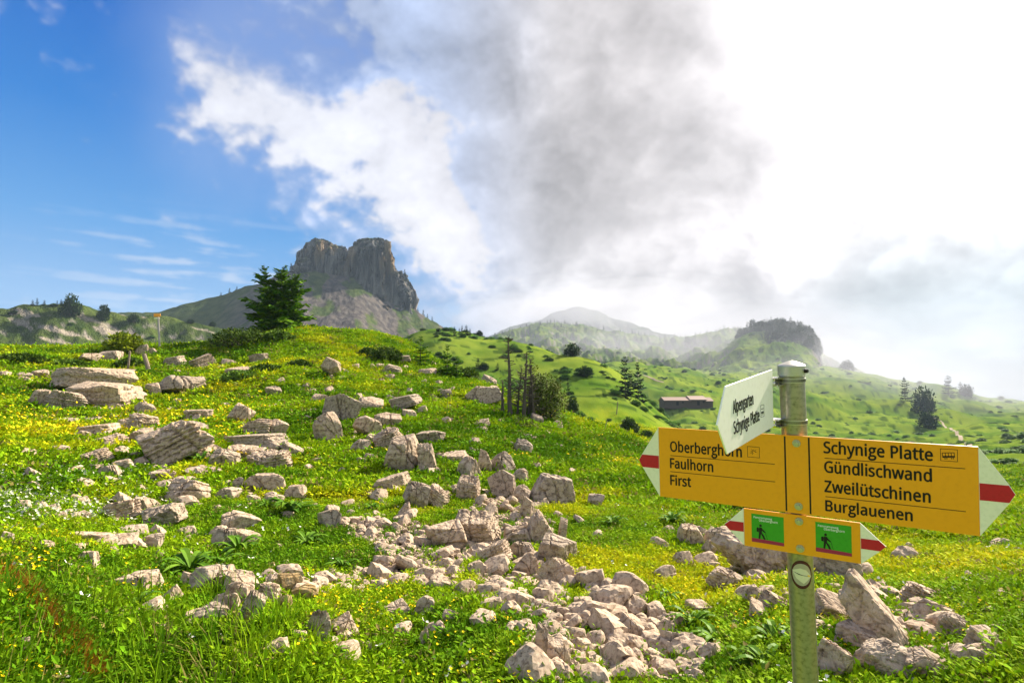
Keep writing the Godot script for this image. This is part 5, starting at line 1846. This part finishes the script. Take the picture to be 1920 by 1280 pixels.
	put("red_band", plate([[x0 - 0.001, -0.0636], [x0 - 0.001, -0.0396], [-0.1618, -0.0403], [-0.1746, -0.0517], [-0.1618, -0.0646]], 0.0006, zf - 0.0001), M.red, tl)
	tr = put("arrow_tip", plate([[x1 + 0.0002, y0], [0.1682, -0.0630], [0.1794, -0.0508], [0.1660, -0.0385], [x1 + 0.0002, y1]], 0.004, Z), M.cream, sb)
	put("red_band", plate([[x1 + 0.001, -0.0632], [0.1676, -0.0628], [0.1788, -0.0508], [0.1656, -0.0388], [x1 + 0.001, -0.0392]], 0.0006, zf - 0.0001), M.red, tr)
	bolt(sb, 0.0009, -0.0186, zf); bolt(sb, 0.0022, -0.0847, zf)
	for gx in [-0.1085, 0.0363]:
		var st2 := put("trail_sticker", plate([[gx, -0.0852], [gx + 0.0750, -0.0852], [gx + 0.0750, -0.0140], [gx, -0.0140]], 0.0004, zf - 0.0001), M.green, sb)
		var zs := zf + 0.0003
		words("Panoramaweg", 0.0050, 0.043, sans, M.pale, st2, Vector3(gx + 0.0055, -0.0245, zs + 0.0002))
		words("Oberberghorn", 0.0052, 0.043, sans, M.pale, st2, Vector3(gx + 0.0180, -0.0312, zs + 0.0002))
		var gs := start()
		gs.append_from(plate([[gx, -0.0852], [gx + 0.0750, -0.0852], [gx + 0.0750, -0.0775], [gx + 0.06, -0.0768], [gx + 0.042, -0.0762], [gx + 0.02, -0.0756], [gx, -0.0752]], 0.0004, zs - 0.0001), 0, Transform3D())
		put("ground_strip", gs.commit(), M.purple, st2)
		# walker with a rucksack and a stick
		var wk := start()
		var wx: float = gx + 0.0205
		var wy := -0.0755
		var head := []
		for k in 14: head.append([wx + 0.0008 + cos(k * TAU / 14) * 0.0030, wy + 0.0335 + sin(k * TAU / 14) * 0.0032])
		for shape in [head, [[wx - 0.003, wy + 0.0155], [wx + 0.0035, wy + 0.0155], [wx + 0.0045, wy + 0.0285], [wx - 0.0015, wy + 0.0295], [wx - 0.0035, wy + 0.026]],
			[[wx - 0.0085, wy + 0.0175], [wx - 0.0036, wy + 0.0165], [wx - 0.0036, wy + 0.0270], [wx - 0.0065, wy + 0.0290], [wx - 0.0088, wy + 0.0260]],
			[[wx - 0.003, wy + 0.0155], [wx - 0.0045, wy + 0.0005], [wx - 0.0008, wy + 0.0], [wx + 0.0015, wy + 0.0130], [wx + 0.0015, wy + 0.0155]],
			[[wx + 0.0005, wy + 0.0155], [wx + 0.0055, wy + 0.0080], [wx + 0.0080, wy - 0.0002], [wx + 0.0118, wy + 0.0003], [wx + 0.0085, wy + 0.0095], [wx + 0.0035, wy + 0.0158]],
			[[wx + 0.002, wy + 0.0220], [wx + 0.0105, wy + 0.0170], [wx + 0.0125, wy + 0.0185], [wx + 0.0045, wy + 0.0265]]]:
			wk.append_from(plate(shape, 0.0004, zs - 0.0001), 0, Transform3D())
		wk.append_from(bar(wx + 0.0115, wy + 0.019, wx + 0.0165, wy + 0.0003, 0.0008, zs - 0.0001, 0.0004), 0, Transform3D())
		put("walker", wk.commit(), M.black, st2)
	# ---- oval sticker wrapped round the tube
	var cy := -0.1515
	var cxp: float = -0.0056 - 0.0207 * cy
	var oval := func(rx: float, ry: float, dz: float, poly_pts: Array) -> ArrayMesh:
		var s4 := start()
		var n := poly_pts.size() if poly_pts.size() else 40
		var rim := []
		for k in n:
			var u: Vector2 = Vector2(poly_pts[k][0], poly_pts[k][1]) if poly_pts.size() else Vector2(cos(k * TAU / n) * rx, sin(k * TAU / n) * ry)
			rim.append(u)
		if poly_pts.size():
			var fine := []
			for k in n:
				for j in 8: fine.append((rim[k] as Vector2).lerp(rim[(k + 1) % n], j / 8.0))
			rim = fine
			n = fine.size()
		var wrap := func(u: Vector2) -> Vector3:
			var a := u.x / R + 0.19
			return Vector3(cxp + sin(a) * (R + dz), cy + u.y, cos(a) * (R + dz)) + shift
		var mid := Vector2.ZERO
		for u in rim: mid += u / n
		for k in n:
			var a: Vector2 = rim[k] - mid; var b: Vector2 = rim[(k + 1) % n] - mid
			for j in 5:
				var f := j / 5.0; var g := (j + 1) / 5.0
				for v in [wrap.call(mid + a * f), wrap.call(mid + b * g), wrap.call(mid + b * f), wrap.call(mid + a * f), wrap.call(mid + a * g), wrap.call(mid + b * g)]: s4.add_vertex(v)
		return finish(s4)
	var os := put("oval_sticker", oval.call(0.0255, 0.0350, 0.0006, []), mat(lin(0.075, 0.022, 0.024), 0.5), post)
	put("sticker_field", oval.call(0.0215, 0.0270, 0.0009, []), mat(lin(0.40, 0.36, 0.26), 0.55), os)
	put("sticker_leaf", oval.call(0, 0, 0.0013, [[-0.0215, 0.008], [-0.003, 0.016], [0.010, 0.0120], [0.0225, -0.004], [0.004, -0.0215], [-0.012, -0.010]]), mat(lin(0.66, 0.62, 0.44), 0.5), os)
	put("sticker_vein", oval.call(0, 0, 0.0016, [[-0.020, 0.0060], [-0.006, 0.0005], [0.020, -0.0032], [0.020, -0.0038], [-0.006, -0.0003]]), M.black, os)
	put("sticker_spot", oval.call(0, 0, 0.0016, [[0.012, 0.001], [0.018, -0.001], [0.0195, -0.0045], [0.014, -0.0035]]), mat(lin(0.85, 0.55, 0.03), 0.5), os)
	# ---- the white board on its arms, turned towards the viewer
	var wr := Vector3(-0.0503, 0.0, 0.0550)
	var wd := (Vector3(-0.0937, 0.0, 0.3631) - wr)
	var wl := wd.length()
	wd /= wl
	# own axes: u runs from the tip end to the post, v up, the face looks to the viewer
	var wb := Basis(-wd, Vector3.UP, (-wd).cross(Vector3.UP))
	var wo := wr + wd * wl
	var wn := put("white_board", plate([[0, 0], [wl, 0.0165], [wl, 0.1565], [0, 0.1392], [-0.050, 0.0660]], 0.0035, -0.0018), M.white_sign, post, Transform3D(wb, wo + Vector3(0, 0.1955, 0) + shift))
	words("Alpengarten", 0.0262, 0.128, sans, M.black, wn, Vector3(0.0380, 0.0790, 0.0020), "lettering", Basis(Vector3(0, 0, 1), 0.055))
	words("Schynige Platte", 0.0262, 0.166, sans, M.black, wn, Vector3(0.0400, 0.0355, 0.0020), "lettering", Basis(Vector3(0, 0, 1), 0.055))
	var fr := start()
	for q in [[0.2150, 0.050, 0.2400, 0.0508], [0.2150, 0.0772, 0.2400, 0.078], [0.2150, 0.0508, 0.2158, 0.0772], [0.2392, 0.0508, 0.2400, 0.0772], [0.219, 0.058, 0.236, 0.0625], [0.219, 0.068, 0.236, 0.0695], [0.222, 0.0535, 0.225, 0.0562], [0.230, 0.0545, 0.233, 0.0572]]:
		fr.append_from(plate([[q[0], q[1]], [q[2], q[1]], [q[2], q[3]], [q[0], q[3]]], 0.0005, 0.0016), 0, Transform3D())
	put("railway_pictogram", fr.commit(), M.black, wn)
	# back sheet and the two arms that hold it to the tube
	put("back_rail", plate([[wl - 0.03, 0.020], [wl + 0.004, 0.020], [wl + 0.004, 0.135], [wl - 0.03, 0.135]], 0.006, -0.0085), M.white_sign, wn)
	for y in [0.3225, 0.2195]:
		var arm := start()
		for q in [[-0.0745, 0.038, -0.0330, 0.043, 0.0075], [-0.0745, 0.038, -0.0330, 0.043, -0.0105]]:
			var bm := BoxMesh.new()
			bm.size = Vector3(0.042, 0.003, 0.030)
			arm.append_from(bm, 0, Transform3D(Basis(Vector3.UP, -0.35), Vector3(-0.0520, y + q[4], 0.030) + shift))
		var wall := BoxMesh.new()
		wall.size = Vector3(0.003, 0.018, 0.030)
		arm.append_from(wall, 0, Transform3D(Basis(Vector3.UP, -0.35), Vector3(-0.0420, y - 0.0015, 0.026) + shift))
		var a2 := put("bracket", arm.commit(), M.glint, post)
		var sc2 := CylinderMesh.new()
		sc2.top_radius = 0.004; sc2.bottom_radius = 0.004; sc2.height = 0.026; sc2.radial_segments = 10
		put("screw", sc2, M.glint, a2, Transform3D(Basis(Vector3(0, 0, 1), PI / 2), Vector3(-0.0560, y - 0.006, 0.052) + shift))

func build_extras() -> void:
	# the far signpost on the crest
	var p := spot(300, 656)
	var s := p.distance_to(EYE) / FOCAL
	var o := thing("signpost", p)
	var st := start()
	tube(st, [Vector3(0, -0.3, 0), Vector3(-7.0 * s, 58 * s, 0)], [1.5 * s, 1.4 * s], 10)
	put("pole", finish(st), M.steel, o)
	var b := put("direction_board", plate([[-6 * s, 0], [4.0 * s, 0], [5.5 * s, 2.6 * s], [4.0 * s, 5.2 * s], [-6 * s, 5.2 * s]], 1.0 * s, 0.0), M.yellow, o, Transform3D(Basis(), Vector3(-6.6 * s, 53.5 * s, 1.6 * s)))
	put("direction_board", plate([[-5 * s, 0], [3.4 * s, 0], [3.4 * s, 1.8 * s], [-5 * s, 1.8 * s]], 0.8 * s, 0.0), M.cream, o, Transform3D(Basis(), Vector3(-6.2 * s, 50.6 * s, 1.6 * s)))
	tag(o, "distant grey signpost with a small yellow board on the crest", "signpost")
	# two old fence posts
	M.oldwood = weathered(lin(0.24, 0.19, 0.145), lin(0.11, 0.085, 0.065), 88, 0.95, 3.0)
	for q in [[239, 698, 33, 1.8, 1.0, "thin dark fence post standing upright below the dwarf spruce"], [281, 699, 30, 3.6, -12.0, "weathered grey fence post leaning over in the meadow"], [1156, 776, 22, 0.9, 3.0, "thin leaning stick on the crest right of the dead trees"], [1131, 810, 20, 0.9, 8.0, "short leaning stick between the stones on the crest"]]:
		p = spot(q[0], q[1])
		s = p.distance_to(EYE) / FOCAL
		st = start()
		var h: float = q[2] * s
		tube(st, [Vector3(0, -0.15, 0), Vector3(q[4] * s * 0.5, h * 0.5, 0.01), Vector3(q[4] * s, h, 0), Vector3(q[4] * s * 1.02, h * 1.02, 0)], [q[3] * s, q[3] * s * 0.92, q[3] * s * 0.85, q[3] * s * 0.3], 9)
		tag(put("fence_post", finish(st), M.oldwood, self, Transform3D(Basis(), p)), q[5], "post")
	build_hut()
	# pale paths trodden into the far meadows
	M.path = weathered(lin(0.24, 0.185, 0.125), lin(0.18, 0.135, 0.09), 89, 0.95, 0.3)
	path([[1735, 772], [1745, 780], [1768, 792], [1790, 808], [1802, 820], [1815, 834], [1835, 848]], 1.1)
	path([[1195, 701], [1215, 706], [1228, 712], [1245, 716]], 1.6)

func path(pts: Array, wide: float) -> void:
	var c := Curve3D.new()
	for q in pts: c.add_point(spot(q[0], q[1], 60.0))
	var st := start()
	var n := 260
	var len := c.get_baked_length()
	var prev := []
	for i in n + 1:
		var a := c.sample_baked(len * i / n)
		var b := c.sample_baked(minf(len, len * i / n + 1.0)) - c.sample_baked(maxf(0.0, len * i / n - 1.0))
		var side := b.cross(Vector3.UP).normalized() * wide * (0.8 + 0.4 * nv.get_noise_1d(i * 0.4))
		var row := []
		for k in 5:
			var q := a + side * (k / 4.0 - 0.5)
			q.y = sheet_at(q.x, q.z) + 0.10
			row.append(q)
		if prev.size():
			for k in 4:
				for v in [prev[k], row[k], prev[k + 1], prev[k + 1], row[k], row[k + 1]]: st.add_vertex(v)
		prev = row
	tag(put("path", finish(st), M.path), "", "", "", "structure")

func build_hut() -> void:
	var p := spot(1285, 758, 150.0)
	var s := p.distance_to(EYE) / FOCAL
	M.log = weathered(lin(0.085, 0.06, 0.045), lin(0.045, 0.032, 0.026), 92, 0.95, 0.6)
	M.roof = weathered(lin(0.22, 0.145, 0.12), lin(0.14, 0.10, 0.085), 93, 0.8, 0.5)
	M.roof2 = weathered(lin(0.27, 0.19, 0.16), lin(0.19, 0.135, 0.11), 94, 0.8, 0.5)
	M.dark = mat(lin(0.012, 0.010, 0.010), 0.9)
	var o := thing("alpine_hut", p, -atan2(p.x, -p.z) + 0.30)
	var plan := [[-42.0, 4.0, 7.0, 8.0, M.roof], [4.0, 32.0, 8.5, 9.0, M.roof2], [32.0, 44.0, 6.0, 9.0, M.roof]]
	for q in plan:
		var x0: float = q[0] * s; var x1: float = q[1] * s
		var h: float = q[2] * s; var d := 17.0 * s
		var rise: float = q[3] * s * 0.62
		var w := start()
		var v := [Vector3(x0, -1.5, -d), Vector3(x1, -1.5, -d), Vector3(x1, -1.5, d), Vector3(x0, -1.5, d), Vector3(x0, h, -d), Vector3(x1, h, -d), Vector3(x1, h, d), Vector3(x0, h, d), Vector3(x0, h + rise, 0), Vector3(x1, h + rise, 0)]
		for f in [[3, 7, 2], [7, 6, 2], [1, 5, 0], [5, 4, 0], [0, 4, 3], [4, 7, 3], [2, 6, 1], [6, 5, 1], [4, 8, 7], [6, 9, 5]]:
			for k in f: w.add_vertex(v[k])
		var wall := put("wall", finish(w), M.log, o)
		for k in 4:
			var y := h * (0.12 + 0.24 * k)
			put("log", plate([[x0, y - h * 0.085], [x1, y - h * 0.085], [x1, y + h * 0.085], [x0, y + h * 0.085]], 0.18, d), M.log, wall)
		if x1 - x0 > 20 * s:
			var c := (x0 + x1) * 0.5
			put("door", plate([[c - 2.2 * s, -0.3], [c + 2.2 * s, -0.3], [c + 2.2 * s, h * 0.72], [c - 2.2 * s, h * 0.72]], 0.1, d + 0.19), M.dark, o)
			put("window", plate([[c + 8.0 * s, h * 0.35], [c + 11.0 * s, h * 0.35], [c + 11.0 * s, h * 0.72], [c + 8.0 * s, h * 0.72]], 0.1, d + 0.19), M.dark, o)
		for sg in [-1.0, 1.0]:
			var e: float = 3.0 * s
			var rf := start()
			var lo: float = h - e * rise / d
			var a0 := Vector3(x0 - 0.25, h + rise + 0.25, 0); var a1 := Vector3(x1 + 0.25, h + rise + 0.25, 0)
			var b0 := Vector3(x0 - 0.25, lo + 0.25, sg * (d + e)); var b1 := Vector3(x1 + 0.25, lo + 0.25, sg * (d + e))
			var dn := Vector3(0, -0.22, 0)
			for vv in [a0, a1, b0, a1, b1, b0, a0 + dn, b0 + dn, a1 + dn, a1 + dn, b0 + dn, b1 + dn, b0, b1, b0 + dn, b1, b1 + dn, b0 + dn, a0, b0, a0 + dn, b0, b0 + dn, a0 + dn, a1, a1 + dn, b1, b1, a1 + dn, b1 + dn]: rf.add_vertex(vv)
			put("roof", finish(rf), q[4], o)
	tag(o, "long low alpine hut with rusty roofs on the valley meadow", "hut")

# ---------------------------------------------------------------- the scene
func _ready() -> void:
	rng.seed = 4711
	var cam := Camera3D.new()
	cam.name = "camera"
	cam.position = EYE
	cam.rotation.x = TILT
	cam.fov = rad_to_deg(2.0 * atan(640.0 / FOCAL))
	cam.near = 0.05
	cam.far = 6000.0
	add_child(cam)
	var env := Environment.new()
	env.background_mode = Environment.BG_SKY
	env.sky = make_sky()
	env.background_energy_multiplier = 1.0 / EXPOSURE
	env.tonemap_mode = Environment.TONE_MAPPER_LINEAR
	env.tonemap_exposure = EXPOSURE
	env.sdfgi_enabled = true
	env.ssao_enabled = true
	env.ssil_enabled = true
	env.fog_enabled = true
	env.fog_mode = Environment.FOG_MODE_EXPONENTIAL
	env.fog_density = 0.00017
	env.fog_light_color = Color(0.80, 0.90, 1.0)
	var we := WorldEnvironment.new()
	we.name = "environment"
	we.environment = env
	add_child(we)
	var sun := DirectionalLight3D.new()
	sun.name = "sun"
	sun.light_energy = 1.6
	sun.light_color = Color(1.0, 0.95, 0.86)
	sun.light_angular_distance = 1.5
	sun.shadow_enabled = true
	add_child(sun)
	sun.look_at_from_position(Vector3.ZERO, -SUN_TOWARDS)
	print("sky ", Time.get_ticks_msec())
	make_materials()
	build_land()
	print("land ", Time.get_ticks_msec())
	build_rocks()
	print("rocks ", Time.get_ticks_msec())
	build_meadow()
	print("meadow ", Time.get_ticks_msec())
	build_trees()
	print("trees ", Time.get_ticks_msec())
	M.plant = leaf_material(0.5, 0.4)
	build_plants()
	build_signpost()
	build_extras()
	print("all ", Time.get_ticks_msec())
	# thin mist drifting before the far summit and beside the wooded hill
	env.volumetric_fog_enabled = true
	env.volumetric_fog_density = 0.0
	var mist := thing("mist", Vector3.ZERO)
	tag(mist, "thin pale mist hanging over the far hills", "mist", "", "stuff")
	var r3 := RandomNumberGenerator.new()
	r3.seed = 303
	# [px, py, distance, spread in px, spread in py, size, density, count]
	for q in [[1085, 585, 820.0, 90.0, 24.0, 110.0, 0.0011, 30], [1330, 665, 620.0, 230.0, 26.0, 190.0, 0.00032, 26], [1740, 728, 430.0, 150.0, 20.0, 140.0, 0.0004, 18], [1555, 680, 560.0, 36.0, 22.0, 60.0, 0.0012, 16]]:
		for k in q[7]:
			var f := FogVolume.new()
			f.name = "wisp"
			f.shape = RenderingServer.FOG_VOLUME_SHAPE_ELLIPSOID
			var sz: float = q[5] * r3.randf_range(0.5, 1.3)
			f.size = Vector3(sz * 1.5, sz * r3.randf_range(0.3, 0.5), sz)
			var fmat := FogMaterial.new()
			fmat.density = q[6] * r3.randf_range(0.5, 1.2)
			fmat.albedo = Color(0.95, 0.96, 1.0)
			f.material = fmat
			var d := ray(q[0] + r3.randfn() * q[3], q[1] + r3.randfn() * q[4])
			f.position = EYE + d / Vector2(d.x, d.z).length() * (q[2] * r3.randf_range(0.92, 1.08))
			mist.add_child(f, true)
